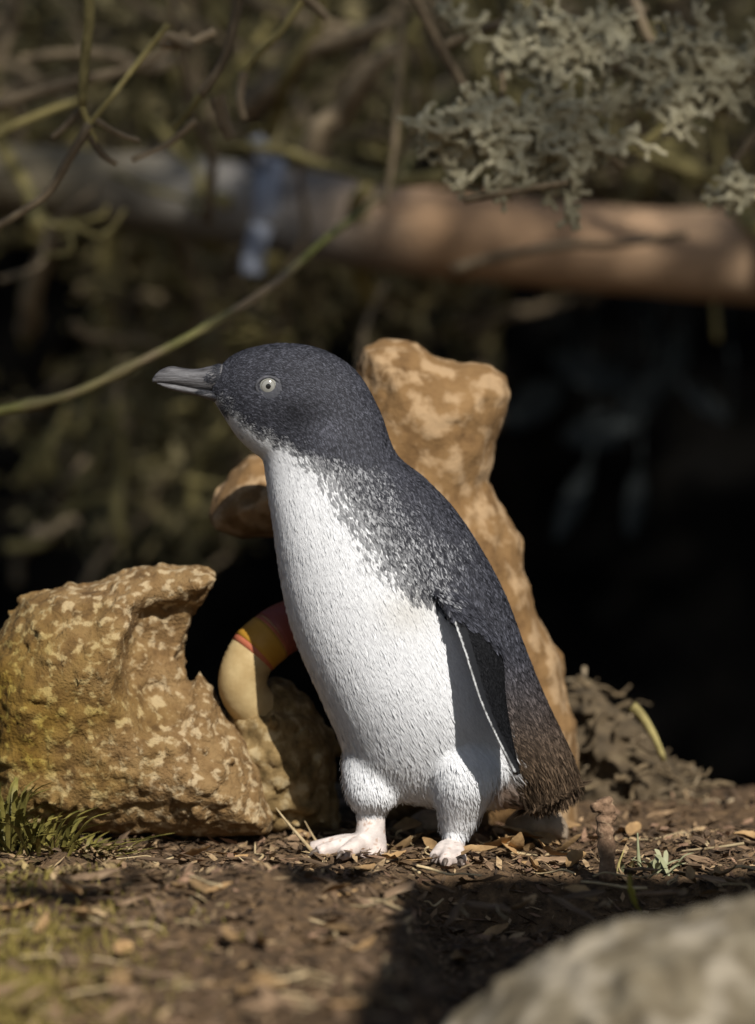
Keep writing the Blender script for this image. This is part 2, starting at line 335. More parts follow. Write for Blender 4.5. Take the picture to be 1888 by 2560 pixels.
rock('flat_stone', 'small smooth pinkish grey stone under the penguin tail', [(1262, 2085), (1270, 2045), (1300, 2020), (1360, 2010), (1405, 2030), (1418, 2060), (1420, 2098), (1265, 2098)],
     0.045, 0.018, 0.02, 'rock_pale', 35, amp=0.002, freq=30, lump=0.0006, lfreq=90, h=0.0018)
rock('round_stone', 'pinkish rounded stone lying behind between the penguin feet', [(1010, 2095), (1015, 2055), (1050, 2025), (1110, 2018), (1160, 2040), (1170, 2098)],
     0.075, 0.018, 0.02, 'rock_pale', 36, amp=0.002, freq=30, lump=0.0006, lfreq=90, h=0.0018)

# curved pipe with a taped band, lying behind the breast
pipe = thing('bent_pipe', 'short curved cream pipe with an orange and red taped band, behind the penguin breast', 'pipe', P(640, 1640, 0.068))
pl = Vector(pipe.location)
cen = spline([P(700, 1830, 0.085), P(655, 1790, 0.066), P(608, 1722, 0.056), P(622, 1650, 0.054), P(668, 1600, 0.058), P(722, 1566, 0.066), P(800, 1550, 0.09)], 40)
def tube_part(name, i0, i1, r, m, par=pipe):
    mb = MB(); mb.tube([Vector(c) - pl for c in cen[i0:i1]], r, 28); return obj(name, mb.mesh(name, recalc=True), M[m], par)
pbody = tube_part('pipe_body', 0, 40, [0.014 + 0.0022 * math.sin(min(i / 22, 1) * PI / 2) for i in range(40)], 'pipe')
tube_part('red_band', 21, 29, 0.0166, 'tape_red', pbody); tube_part('orange_band', 22, 28, 0.0170, 'tape_orange', pbody); tube_part('red_end', 28, 40, 0.0168, 'tape_dark', pbody)

# ------------------------------------------------------------------ penguin
ppos = Vector((0.012, 0, 0))
penguin = thing('penguin', 'little penguin with slate back and white belly standing in profile on the soil', 'penguin', ppos)
MBB = MB()
secs = [((462, 868), (486, 800), .0078), ((474, 884), (508, 779), .0118), ((493, 915), (548, 763), .0172), ((520, 955), (618, 752), .0222), ((552, 986), (702, 765), .024), ((574, 1004), (777, 812), .025),
        ((582, 1040), (828, 896), .027), ((589, 1090), (865, 992), .032), ((598, 1145), (928, 1048), .039), ((607, 1215), (990, 1113), .046), ((621, 1300), (1052, 1205), .052),
        ((641, 1380), (1102, 1300), .0555), ((670, 1455), (1140, 1400), .057), ((703, 1528), (1168, 1472), .0565), ((735, 1600), (1198, 1542), .053), ((770, 1675), (1222, 1592), .046),
        ((830, 1732), (1240, 1635), .037), ((930, 1760), (1251, 1672), .026), ((1045, 1768), (1257, 1695), .018), ((1150, 1762), (1255, 1712), .0125)]
flat = [np.array([D(*f).x, D(*f).z, D(*b).x, D(*b).z, hw]) for f, b, hw in secs]
rings = []
for s in spline(flat, 90):
    c = Vector(((s[0] + s[2]) / 2, 0, (s[1] + s[3]) / 2)); a = Vector(((s[2] - s[0]) / 2, 0, (s[3] - s[1]) / 2))
    ring = []
    for k in range(48):
        th = 2 * PI * k / 48; ct, st = math.cos(th), math.sin(th)
        sh = (1 + 0.10 * -ct)                                   # fuller towards the breast
        ring.append(c + a * ct + Vector((0, s[4] * sh * math.copysign(abs(st) ** 0.9, st), 0)))
    rings.append(ring)
MBB.rings(rings)
def chain(nodes, n=20):         # (u, v, y, ru px, ry m) horizontal rings, z squash at the ends
    nd = [np.array([D(u, v, y).x, y, D(u, v, y).z, ru * 1.1429 * K, ry]) for u, v, y, ru, ry in nodes]
    MBB.rings([[Vector((q[0] + q[3] * math.cos(2 * PI * k / n), q[1] - q[4] * math.sin(2 * PI * k / n), q[2])) for k in range(n)] for q in spline(nd, 24)])
YN, YF = -0.034, -0.016
chain([(1010, 1600, -0.024, 70, .020), (1018, 1660, -0.030, 82, .024), (1022, 1710, -0.033, 78, .024), (1012, 1750, -0.033, 62, .019), (1006, 1785, -0.032, 46, .0135), (1000, 1815, -0.031, 33, .0095), (998, 1830, -0.031, 26, .008)])
chain([(815, 1610, -0.004, 55, .018), (806, 1665, -0.010, 58, .020), (812, 1712, -0.014, 61, .020), (816, 1736, -0.016, 60, .0185), (817, 1756, -0.016, 52, .0155), (815, 1768, -0.016, 38, .011)])
chain([(814, 1760, YF, 31, .009), (812, 1795, YF, 31, .009), (810, 1825, YF, 34, .010), (808, 1850, YF, 39, .0115), (804, 1872, YF - .002, 42, .0125)])
chain([(996, 1815, YN, 24, .0075), (994, 1845, YN, 24, .0075), (990, 1870, YN - .002, 27, .009), (986, 1886, YN - .004, 28, .010)])
def toe(p0, p1, r0, r1):
    m1 = p0.lerp(p1, 0.35); m2 = p0.lerp(p1, 0.72); m1.z += 0.003; m2.z += 0.0015
    cs = spline([p0, m1, m2, p1], 14); MBB.tube([Vector(c) for c in cs], [r0 + (r1 - r0) * i / 13 for i in range(14)], 14)
    return Vector(cs[-1]), (Vector(cs[-1]) - Vector(cs[-3])).normalized()
claws = []; toes = []
for ank, tips in ((D(808, 1856, YF), [(0.104, 0.006, 0.0), (0.092, -0.016, 0.0), (0.048, -0.032, 0.0)]), (D(988, 1880, YN), [(0.030, -0.034, 0), (0.012, -0.046, 0), (-0.014, -0.042, 0)])):
    tl = []
    for dx, dy, _ in tips:
        q = Vector((ank.x - dx * 0.36, ank.y + dy * 0.8, 0)); q.z = float(gz(q.x, q.y)) + 0.0045
        a = Vector((ank.x, ank.y, max(ank.z, 0.006))); claws.append(toe(a, q, 0.0072, 0.0044)); tl.append((a, q))
    for (a, q1), (_, q2) in zip(tl[:-1], tl[1:]):               # webs between the toes
        b1, b2 = a.lerp(q1, 0.8), a.lerp(q2, 0.8); mid = (b1 + b2) / 2 * 0.82 + a * 0.18; up = Vector((0, 0, 0.0013))
        MBB.rings([[a + up, b1 + up, mid + up, b2 + up], [a - up * 1.4, b1 - up, mid - up, b2 - up * 1]])
# flippers
lead = [(925, 1270, -.043), (977, 1330, -.061), (1010, 1412, -.077), (1047, 1526, -.089), (1088, 1617, -.092), (1127, 1692, -.086)]
trail = [(1000, 1300, -.036), (1060, 1368, -.040), (1096, 1430, -.044), (1104, 1530, -.050), (1118, 1625, -.060), (1132, 1694, -.076)]
LE = spline([D(*p) for p in lead], 31)[:31]; TE = spline([D(*p) for p in trail], 31)
for side in (1, -1):
    rg = []
    for i in range(31):
        a, b = Vector(LE[i]), Vector(TE[i]); t = i / 30
        if side < 0: a.y = 0.052 + 0.3 * (-a.y - 0.05); b.y = 0.040; a.x += 0.004
        ax = Vector(LE[min(i + 1, 30)]) - Vector(LE[max(i - 1, 0)]); nrm = (b - a).cross(ax).normalized()
        th = 0.0044 - 0.0022 * t; c = (a + b) / 2; hd = (b - a) / 2
        rg.append([c + hd * math.cos(2 * PI * k / 18) + nrm * (th * math.sin(2 * PI * k / 18) * (1 + 0.45 * math.cos(2 * PI * k / 18))) for k in range(18)])
    MBB.rings(rg)
me0 = MBB.mesh('penguin_base', recalc=True)
tmp = bpy.data.objects.new('tmp', me0); COL.objects.link(tmp)
rm = tmp.modifiers.new('r', 'REMESH'); rm.mode = 'VOXEL'; rm.voxel_size = 0.0011
sm = tmp.modifiers.new('s', 'SMOOTH'); sm.factor = 0.5; sm.iterations = 5
body_me = bpy.data.meshes.new_from_object(tmp.evaluated_get(bpy.context.evaluated_depsgraph_get()))
bpy.data.objects.remove(tmp)
BV = np.empty(len(body_me.vertices) * 3, np.float32); body_me.vertices.foreach_get('co', BV); BV = BV.reshape(-1, 3).astype(float)
BN = np.empty(len(body_me.vertices) * 3, np.float32); body_me.vertices.foreach_get('normal', BN); BN = BN.reshape(-1, 3).astype(float)

E_ = np.empty(len(body_me.edges) * 2, np.int32); body_me.edges.foreach_get('vertices', E_); E_ = E_.reshape(-1, 2)
deg = np.bincount(E_.ravel(), minlength=len(BV)).astype(float)
zb = BV[:, 2]; wsm = np.clip((zb - D(0, 1800, YN).z) / 0.006, 0, 1) * np.clip((D(0, 1540).z - zb) / 0.02, 0, 1) * (BV[:, 0] < D(1110, 0).x)
_dl = np.full(len(BV), 1e9)
for k_ in (0, .25, .5, .75, 1):
    L3 = np.array(LE) * (1 - k_) + np.array(TE) * k_
    for q_ in L3[::2]: _dl = np.minimum(_dl, np.linalg.norm(BV - q_, axis=1))
wsm = wsm * np.clip((_dl - 0.006) / 0.006, 0, 1)
for it in range(70):
    acc = np.stack([np.bincount(E_[:, 0], BV[E_[:, 1], k], len(BV)) + np.bincount(E_[:, 1], BV[E_[:, 0], k], len(BV)) for k in range(3)], 1) / deg[:, None]
    BV = BV + (acc - BV) * (0.6 * wsm)[:, None]
body_me.vertices.foreach_set('co', BV.astype(np.float32).ravel()); body_me.update()
BN = np.empty(len(body_me.vertices) * 3, np.float32); body_me.vertices.foreach_get('normal', BN); BN = BN.reshape(-1, 3).astype(float)
def d2(u, v): p = D(u, v); return (p.x, p.z)
DARK = [d2(*p) for p in [(420, 862), (466, 872), (498, 902), (540, 930), (585, 952), (628, 975), (668, 1010), (712, 1060), (748, 1110), (785, 1165), (812, 1215), (858, 1255), (900, 1282), (940, 1300),
        (1010, 1345), (1045, 1420), (1082, 1530), (1110, 1620), (1122, 1665), (1120, 1740), (1118, 1800), (1400, 1800), (1400, 600), (300, 600)]]
ESC = 1.1429 * K
LEn, TEn = np.array(LE), np.array(TE)
def line_dist(p, L):
    d = np.full(len(p), 1e9)
    for a, b in zip(L[:-1], L[1:]):
        e = b - a; t = np.clip(((p - a) @ e) / (e @ e), 0, 1); d = np.minimum(d, np.linalg.norm(p - a - t[:, None] * e, axis=1))
    return d
EYE = D(589, 841); EAR = D(712, 925); CHK = D(650, 900)
def smooth01(x): x = np.clip(x, 0, 1); return x * x * (3 - 2 * x)
def regions(p):
    dl = np.full(len(p), 1.0); fl = np.zeros(len(p), bool); k_ = (p[:, 1] < -0.03) & (p[:, 2] < D(0, 1240).z); q = p[k_]
    dq = line_dist(q, LEn[::2]); dl[k_] = dq; dm = dq
    for k in (.17, .34, .5, .67, .84, 1): dm = np.minimum(dm, line_dist(q, (LEn * (1 - k) + TEn * k)[::2]))
    fl[k_] = (dm < 0.0056) & (q[:, 2] < np.interp(q[:, 0], [D(925, 0).x, D(985, 0).x, D(1055, 0).x, D(1100, 0).x], [D(0, 1285).z, D(0, 1322).z, D(0, 1368).z, D(0, 1425).z]) + 0.0015 * vnoise(q[:, 0] * 500, 0, 0, 8))
    vft = np.where(p[:, 0] < D(900, 0).x, D(0, 1778, YF).z, D(0, 1826, YN).z)
    foot = (p[:, 2] < vft) & (p[:, 0] < D(1075, 0).x)
    return fl, dl, foot
def plume_colour(p, n, rnd, tipk):
    """base colour of the plumage at points p; rnd one random per feather; tipk 0..1 root to tip"""
    u = (p[:, 0] - D(0, 0).x) / ESC; zt = lambda v: D(0, v).z
    sdk = poly_sd(p[:, 0], p[:, 2], DARK) / ESC                   # disp px, negative = slate
    wd = np.interp(p[:, 2], [zt(1320), zt(1270), zt(1180), zt(1020), zt(985), zt(940)], [7, 44, 112, 96, 46, 20])
    wh = smooth01(0.5 + (sdk * 0.5 + 22 * (rnd - 0.5) * (wd / 40) + 9 * vnoise(p[:, 0] * 300, p[:, 1] * 300, p[:, 2] * 300, 5)) / wd * 1.1 + 0.24 * smooth01((wd - 22) / 26))
    band = wd > 25; wh = np.where(band, smooth01(0.5 + (wh - 0.5) * 1.0), wh)
    slate = np.array([0.064, 0.065, 0.078]); brown = np.array([0.098, 0.066, 0.041])
    kb = smooth01((zt(1380) - p[:, 2]) / (zt(1380) - zt(1680)))[:, None]
    dk = slate * (1 - kb) + brown * kb
    lum = (0.42 + 0.34 * rnd + 1.9 * tipk * rnd ** 3)[:, None]
    dk = dk * lum
    # darker cheek below and behind the eye, paler ear patch
    ck = np.exp(-(((p[:, 0] - CHK.x) / 0.019) ** 2 + ((p[:, 2] - CHK.z) / 0.0105) ** 2))[:, None]; dk = dk * (1 - 0.6 * ck)
    ek = np.exp(-(((p[:, 0] - EAR.x) / 0.012) ** 2 + ((p[:, 2] - EAR.z) / 0.009) ** 2))[:, None]; dk = dk * (1 + 0.7 * ek)
    white = np.array([0.90, 0.90, 0.90]) * (0.82 + 0.18 * rnd ** 0.7)[:, None]
    gk = (smooth01((p[:, 2] - zt(1600)) / (zt(1700) - zt(1600))) * 0)[:, None]
    vent = smooth01((u - 1040) / 60)[:, None] * smooth01((zt(1660) - p[:, 2]) / 0.02)[:, None]
    white = white * (1 - vent) + np.array([0.45, 0.33, 0.25]) * vent
    pit = np.exp(-(((u - 880) / 60) ** 2 + ((p[:, 2] - zt(1310)) / (45 * ESC)) ** 2))[:, None] * 0.35   # buff wash by the wing pit
    white = white * (1 - pit) + np.array([0.48, 0.43, 0.33]) * pit
    wh = wh[:, None]
    return dk * (1 - wh) + white * wh, wh[:, 0]
fl, dl, foot = regions(BV)
rnd = 0.5 + 0 * BV[:, 0]
colv, _ = plume_colour(BV, BN, rnd, rnd * 0.3)
dorsal = BN @ np.array([0.45, -0.85, 0.1]) > -0.05
colv[fl & dorsal] = (0.014, 0.014, 0.015); colv[fl & ~dorsal] = (0.60, 0.59, 0.62)
edge = fl & (dl < 0.0019); colv[edge] = np.array([0.50, 0.50, 0.49]) * (0.75 + 0.35 * vnoise(BV[edge] [:, 2] * 260, 0, 0, 4))[:, None]
pk = 0.5 + 0.5 * fbm(BV[:, 0] * 160, BV[:, 1] * 160, BV[:, 2] * 160, 3, 3)
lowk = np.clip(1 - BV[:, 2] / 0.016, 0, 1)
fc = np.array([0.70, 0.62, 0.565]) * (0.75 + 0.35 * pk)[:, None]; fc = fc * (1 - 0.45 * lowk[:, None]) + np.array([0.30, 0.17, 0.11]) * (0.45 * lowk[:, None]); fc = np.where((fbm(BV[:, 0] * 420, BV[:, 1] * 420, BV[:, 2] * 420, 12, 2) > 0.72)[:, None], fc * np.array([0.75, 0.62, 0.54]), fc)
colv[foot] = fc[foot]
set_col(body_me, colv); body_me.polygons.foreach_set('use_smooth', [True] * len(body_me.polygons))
body_me.transform(Matrix.Translation(-ppos))
body_me.materials.clear()
obj('body', body_me, M['skin'], penguin)
# plumage: many small feathers laid along the body
tri_n = len(body_me.polygons)
body_me.calc_loop_triangles(); T = np.empty(len(body_me.loop_triangles) * 3, np.int32); body_me.loop_triangles.foreach_get('vertices', T); T = T.reshape(-1, 3)
A_, B_, C_ = BV[T[:, 0]], BV[T[:, 1]], BV[T[:, 2]]
area = np.linalg.norm(np.cross(B_ - A_, C_ - A_), axis=1) / 2
SPX = [np.array(D(*p)) for p in [(440, 832), (560, 842), (650, 868), (715, 930), (752, 1030), (805, 1150), (862, 1300), (925, 1450), (985, 1580), (1065, 1690), (1190, 1775)]]
SPN = np.array(spline(SPX, 60)); SPT = np.gradient(SPN, axis=0); SPT /= np.linalg.norm(SPT, axis=1)[:, None]
def scatter(N, dens):
    wts = area * dens((A_ + B_ + C_) / 3); ti = RNG.choice(len(T), N, p=wts / wts.sum())
    r1, r2 = np.sqrt(RNG.random(N)), RNG.random(N)
    p = A_[ti] * (1 - r1)[:, None] + B_[ti] * (r1 * (1 - r2))[:, None] + C_[ti] * (r1 * r2)[:, None]
    n = BN[T[ti, 0]] + BN[T[ti, 1]] + BN[T[ti, 2]]; n /= np.linalg.norm(n, axis=1)[:, None]
    return p, n
zt = lambda v: D(0, v).z
def dens(c):
    fl, dl, foot = regions(c)
    d = np.interp(c[:, 2], [0, zt(1700), zt(1500), zt(1250), zt(1050), zt(760)], [1.0, 1.0, 0.8, 1.0, 2.0, 3.2])
    d[foot] = 0; d[fl] = 1.6; d[fl & (dl < 0.004)] = 0; d[(dl < 0.0085) & (c[:, 1] < -0.055) & (c[:, 2] < zt(1345))] = 0
    d[np.linalg.norm(c - np.array((EYE.x, -0.0215, EYE.z)), axis=1) < 0.0080] = 0
    d[np.linalg.norm(c - np.array((EYE.x, 0.0215, EYE.z)), axis=1) < 0.0080] = 0
    d[c[:, 0] < D(520, 0).x] *= 1.5
    d[c[:, 1] > 0.03] *= 0.35
    return d
NF = 190000
p, n = scatter(NF, dens)
rnd = RNG.random(NF)
wgt = np.exp(-((p[:, None, 0] - SPN[None, :, 0]) ** 2 + (p[:, None, 2] - SPN[None, :, 2]) ** 2) / (2 * 0.022 ** 2)) + 1e-12
flow = wgt @ SPT
flp, dlp, _f = regions(p); dorp = n @ np.array([0.45, -0.85, 0.1]) > -0.05
_, wh = plume_colour(p, n, rnd, rnd); wh[flp] = np.where(dorp[flp], 0, 1)
flow /= np.linalg.norm(flow, axis=1)[:, None]
legk = (p[:, 2] < zt(1640)) & (p[:, 0] < D(1100, 0).x)
flow[legk] = flow[legk] * 0.4 + np.array([0.1, 0, -1.0])
tailk = smooth01((p[:, 0] - D(1100, 0).x) / 0.02) * smooth01((zt(1580) - p[:, 2]) / 0.03)
flow = flow * (1 - tailk[:, None]) + np.array([0.42, 0, -0.9]) * tailk[:, None]
flow += RNG.normal(0, 0.10, flow.shape)
t = flow - n * (flow * n).sum(1)[:, None]; t /= np.linalg.norm(t, axis=1)[:, None]
s = np.cross(t, n)
headk = smooth01((p[:, 2] - zt(1150)) / (zt(900) - zt(1150)))
ln = (0.0054 * (1 - headk) + 0.0030 * headk) * (0.75 + 0.5 * RNG.random(NF)); wdt = (0.0017 * (1 - headk) + 0.00090 * headk) * (0.8 + 0.4 * RNG.random(NF))
whk = wh > 0.5
low = smooth01((zt(1450) - p[:, 2]) / 0.05); ln = np.where(whk, ln * (1.1 + .5 * low), ln); wdt = np.where(whk, wdt * 0.5, wdt); ln[legk] *= 0.62; flow_ = 0
hairy = RNG.random(NF) < np.where(legk, .05, .03); 
fwd = (p[:, 0] < D(505, 0).x) & (p[:, 2] > zt(872)) & (RNG.random(NF) < 0.7); t[fwd] *= -1; s[fwd] *= -1
ln = ln * (1 + 1.6 * tailk); ln[p[:, 0] < D(520, 0).x] *= 0.6
lift = np.where(hairy & whk, 0.42, np.where(legk, 0.15, 0.14)) + 0 * (0.14 + 0.10 * (1 - headk)) * (0.4 + 1.0 * RNG.random(NF)); lift = np.where(whk & ~legk, lift * 0.35, lift) + 0.1 * tailk
ln[flp] = 0.0022; wdt[flp] = 0.0008; lift[flp] = 0.06 * RNG.random(flp.sum())
roll = RNG.normal(0, 0.22, NF); roll = np.where(whk, roll * 0.8, roll)
s = s * np.cos(roll)[:, None] + n * np.sin(roll)[:, None]
b0 = p + n * 0.0002; mid = b0 + t * (ln * 0.6)[:, None] + n * (ln * lift * 0.75)[:, None]; tip = b0 + t * ln[:, None] + n * (ln * lift)[:, None]
FV = np.stack([b0, mid + s * wdt[:, None] / 2, tip, mid - s * wdt[:, None] / 2], 1).reshape(-1, 3)
cb, _ = plume_colour(p, n, rnd, 0 * rnd); ct, _ = plume_colour(p, n, rnd, 1 + 0 * rnd)
fd = (np.array([0.011, 0.011, 0.012]) * (0.6 + 0.8 * rnd[:, None] + 1.2 * rnd[:, None] ** 4)); fw = np.array([0.60, 0.59, 0.62]) + 0 * fd
fk = np.where(dorp[:, None], fd, fw); cb[flp] = fk[flp]; ct[flp] = fk[flp]
FC = np.stack([cb * 0.9, cb * 0.45 + ct * 0.55, ct, cb * 0.45 + ct * 0.55], 1).reshape(-1, 3)
ff = np.arange(NF * 4).reshape(-1, 4)
# short lore feathers running forward over the base of the bill
UB = spline([(418, 807, 847, .0052), (460, 803, 853, .0074), (486, 796, 858, .0091)], 40); LB = spline([(418, 844, 862, .0043), (440, 848, 866, .0054), (482, 855, 879, .0084)], 40)
ex, exc = [], []
for row, cnt in ((UB, 1100), (LB, 500)):
    for _ in range(cnt):
        th = RNG.uniform(-PI, PI); reach = 0.35 + 0.65 * abs(math.sin(th)) ** 2; f_ = 1 - reach * RNG.random() ** 1.6 * 0.62; q = row[min(39, int(f_ * 39))]
        t_, b_ = D(q[0], q[1]), D(q[0], q[2]); hz = (t_.z - b_.z) / 2; nn = Vector((-.12, math.sin(th) / q[3], math.cos(th) / hz)).normalized()
        pp = (t_ + b_) / 2 + Vector((0, q[3] * math.sin(th), hz * math.cos(th))) + nn * .0002; dd = Vector((-1, RNG.normal(0, .12), RNG.normal(0, .15))); dd = (dd - nn * dd.dot(nn)).normalized(); sv_ = dd.cross(nn) * RNG.uniform(.00022, .0004); l3 = RNG.uniform(.0014, .0030)
        ex += [pp, pp + dd * l3 * .6 + sv_ + nn * .0002, pp + dd * l3 + nn * .0002, pp + dd * l3 * .6 - sv_ + nn * .0002]; exc += [np.array([.040, .041, .048]) * RNG.uniform(.5, 1.7)] * 4
NX = len(ex) // 4; FV = np.concatenate([FV, np.array([tuple(v) for v in ex])]); FC = np.concatenate([FC, np.array(exc)]); ff = np.arange((NF + NX) * 4).reshape(-1, 4)
pm = fast_mesh('plumage', FV - np.array(ppos), ff, FC, smooth=False)
fn = np.cross(FV[1::4] - FV[0::4], FV[3::4] - FV[0::4]); fn /= np.linalg.norm(fn, axis=1)[:, None] + 1e-12; n = np.concatenate([n, fn[NF:]]); whk = np.concatenate([whk, np.zeros(NX, bool)]); fn *= np.sign((fn * n).sum(1))[:, None]
kn = np.where(whk, 0.80, 0.45)[:, None]; cn = n * kn + fn * (1 - kn); cn /= np.linalg.norm(cn, axis=1)[:, None]
pm.polygons.foreach_set('use_smooth', np.full(NF + NX, True)); pm.normals_split_custom_set_from_vertices(np.repeat(cn, 4, 0).astype(np.float32).tolist())
o = obj('plumage', pm, M['plume'], penguin); o['kind'] = 'stuff'
# tail quills hanging off the rump
for k in range(26):
    f = k / 25; base = D(1140 + 105 * f + random.uniform(-8, 8), 1700 - 40 * f + random.uniform(-10, 10), random.uniform(-0.010, 0.010))
    L_ = random.uniform(0.016, 0.024) * (1 if f < 0.8 else 0.8); dr = Vector((random.uniform(0.05, 0.45) * f + 0.05, random.uniform(-0.15, 0.1), -1)).normalized()
    mb = MB(); sd_ = Vector((1, 0.3, 0)) * 0.0011; e1 = base + dr * L_ * 0.6; e2 = base + dr * L_; th = Vector((0, 0.0005, 0))
    q = [base - sd_ * 0.6, base + sd_ * 0.6, e1 + sd_, e2, e1 - sd_]
    mb.v = [v - th - ppos for v in q] + [v + th - ppos for v in q]
    mb.f = [(0, 1, 2, 3, 4), (9, 8, 7, 6, 5)] + [(i, 5 + i, 5 + (i + 1) % 5, (i + 1) % 5) for i in range(5)]
    mm = mb.mesh('tail_feather'); set_col(mm, np.tile(np.array([0.075, 0.052, 0.034]) * random.uniform(0.6, 1.5), (10, 1)))
    obj('tail_feather', mm, M['plume'], penguin)
# bill
def bill_part(name, prof, m):   # prof rows: (u, vtop, vbot, half width m)
    rg = []
    for q in spline(prof, 26):
        t_, b_ = D(q[0], q[1]), D(q[0], q[2]); c = (t_ + b_) / 2; hz = (t_.z - b_.z) / 2
        rg.append([c - ppos + Vector((0, q[3] * math.sin(2 * PI * k / 24), hz * math.copysign(abs(math.cos(2 * PI * k / 24)) ** 0.85, math.cos(2 * PI * k / 24)))) for k in range(24)])
    mb = MB(); mb.rings(rg); return obj(name, mb.mesh(name, recalc=True), m, penguin)
bill_part('upper_bill', [(333.5, 829, 836, .0006), (341, 818, 837, .0022), (357, 806, 838, .0032), (378, 801, 841, .0042), (402, 805, 846, .0050), (430, 807, 852, .0060), (460, 801, 856, .0078), (488, 796, 858, .0092), (512, 798, 864, .0095)], M['bill'])
bill_part('lower_bill', [(343, 837, 839, .0008), (360, 838, 848, .0026), (385, 840.5, 856, .0033), (412, 845, 862, .0042), (440, 851, 869, .0058), (465, 855, 877, .0078), (490, 856, 882, .0090), (510, 860, 886, .0092)], M['bill'])
# eye: iris rings come from the eye's own coordinates
em = bpy.data.materials.new('eye'); em.use_nodes = True; n_ = em.node_tree.nodes; l_ = em.node_tree.links; pb = n_['Principled BSDF']
tc = n_.new('ShaderNodeTexCoord'); sx = n_.new('ShaderNodeSeparateXYZ'); l_.new(tc.outputs['Object'], sx.inputs[0])
cx = n_.new('ShaderNodeCombineXYZ'); l_.new(sx.outputs[0], cx.inputs[0]); l_.new(sx.outputs[2], cx.inputs[2])
vl = n_.new('ShaderNodeVectorMath'); vl.operation = 'LENGTH'; l_.new(cx.outputs[0], vl.inputs[0])
mr = n_.new('ShaderNodeMapRange'); mr.inputs[2].default_value = 0.0066; l_.new(vl.outputs['Value'], mr.inputs[0])
nz = n_.new('ShaderNodeTexNoise'); nz.inputs['Scale'].default_value = 900; l_.new(tc.outputs['Object'], nz.inputs[0])
ad = n_.new('ShaderNodeMath'); ad.operation = 'MULTIPLY_ADD'; ad.inputs[1].default_value = 0.12; l_.new(nz.outputs['Fac'], ad.inputs[0]); l_.new(mr.outputs[0], ad.inputs[2])
rp = n_.new('ShaderNodeValToRGB'); l_.new(ad.outputs[0], rp.inputs[0]); el = rp.color_ramp.elements
for i, (ps, c) in enumerate([(0.0, (0.008, 0.008, 0.008)), (0.29, (0.008, 0.008, 0.008)), (0.33, (0.215, 0.21, 0.185)), (0.64, (0.23, 0.225, 0.205)), (0.72, (0.11, 0.10, 0.075)), (0.77, (0.26, 0.26, 0.235)), (0.86, (0.19, 0.185, 0.165)), (0.92, (0.02, 0.02, 0.02))]):
    e = el[i] if i < 2 else el.new(ps); e.position = ps; e.color = (*c, 1)
l_.new(rp.outputs[0], pb.inputs['Base Color']); pb.inputs['Roughness'].default_value = 0.08; pb.inputs['Specular IOR Level'].default_value = 0.5
def uv_ball(name, r, sy, m, loc, nseg=32):
    bm = bmesh.new(); bmesh.ops.create_uvsphere(bm, u_segments=nseg, v_segments=nseg // 2, radius=r)
    for v in bm.verts: v.co.y *= sy
    me = bpy.data.meshes.new(name); bm.to_mesh(me); bm.free(); me.polygons.foreach_set('use_smooth', [True] * len(me.polygons))
    return obj(name, me, m, penguin, loc)
for sgn in (-1, 1):
    ii = np.hypot(BV[:, 0] - EYE.x, BV[:, 2] - EYE.z); sel = (ii < 0.004) & (BV[:, 1] * sgn > 0); ysurf = BV[sel][:, 1].mean()
    ec = Vector((EYE.x, ysurf - sgn * 0.0032, EYE.z)) - ppos
    eo = uv_ball('eye', 0.0066, 0.72, em, ec)
    mb = MB(); pts = []
    for k in range(33):
        th = 2 * PI * k / 32; pts.append(Vector((0.0065 * math.cos(th) + (0.0012 * math.cos(th) ** 3), sgn * (0.0026 - 0.0004 * math.cos(th)), 0.0059 * math.sin(th))))
    mb.tube(pts, 0.0011, 10, cap=False)
    obj('eyelid', mb.mesh('eyelid', recalc=True), mat('eyelid', [(0.3, (0.03, 0.03, 0.034)), (0.7, (0.085, 0.085, 0.095))], 300, 3, 0.6, 0.3), eo)
for (cp, cdv) in claws:
    mb = MB(); mb.tube([cp - cdv * 0.002 - ppos + Vector((0, 0, .0008)), cp + cdv * 0.003 - ppos + Vector((0, 0, .0008)), cp + cdv * 0.0062 - ppos - Vector((0, 0, .0008))], [0.0022, 0.0016, 0.0003], 8)
    obj('claw', mb.mesh('claw', recalc=True), M['claw'], penguin)

# ------------------------------------------------------------------ log, strap, thicket, stem
def wander(a, b, n, amp, seed):
    rr = random.Random(seed); pts = [Vector(a).lerp(Vector(b), i / (n - 1)) for i in range(n)]
    for i in range(1, n - 1): pts[i] += Vector((rr.uniform(-1, 1), rr.uniform(-1, 1), rr.uniform(-1, 1))) * amp
    return [Vector(q) for q in spline(pts, n * 4)]
YL = 1.0
lp = [Vector(q) for q in spline([P(-900, 410, YL), P(-300, 425, YL), P(0, 440, YL), P(500, 495, YL), P(1000, 572, YL), P(1500, 622, YL), P(1900, 648, YL), P(2500, 720, YL), P(3300, 800, YL)], 60)]
logo = thing('fallen_branch', 'thick smooth brown branch crossing behind the twigs, greyer towards one end', 'branch', lp[0])
mb = MB(); mb.tube([q - lp[0] for q in lp], [0.027 + 0.0012 * math.sin(i * 0.31) + 0.011 * min(max((i - 12) / 18, 0), 1) for i in range(60)], 24, 0.02)
wm = mb.mesh('wood', recalc=True); wx = np.array([v.co.x for v in wm.vertices]) + lp[0].x
kx_ = [P(u, 500, YL).x for u in (-200, 150, 480, 700, 880, 1100, 1500, 1900)]; kc = np.array([(.22, .18, .11), (.22, .185, .12), (.22, .20, .165), (.23, .215, .20), (.29, .225, .165), (.52, .32, .175), (.50, .315, .18), (.46, .31, .19)])
wn = wx + 0.03 * fbm(wx * 9, np.array([v.co.z for v in wm.vertices]) * 30, 0, 66, 3)
set_col(wm, np.stack([np.interp(wn, kx_, kc[:, k]) for k in range(3)], 1)); obj('wood', wm, M['log'], logo)
sc_ = P(668, 505, YL); mb = MB()
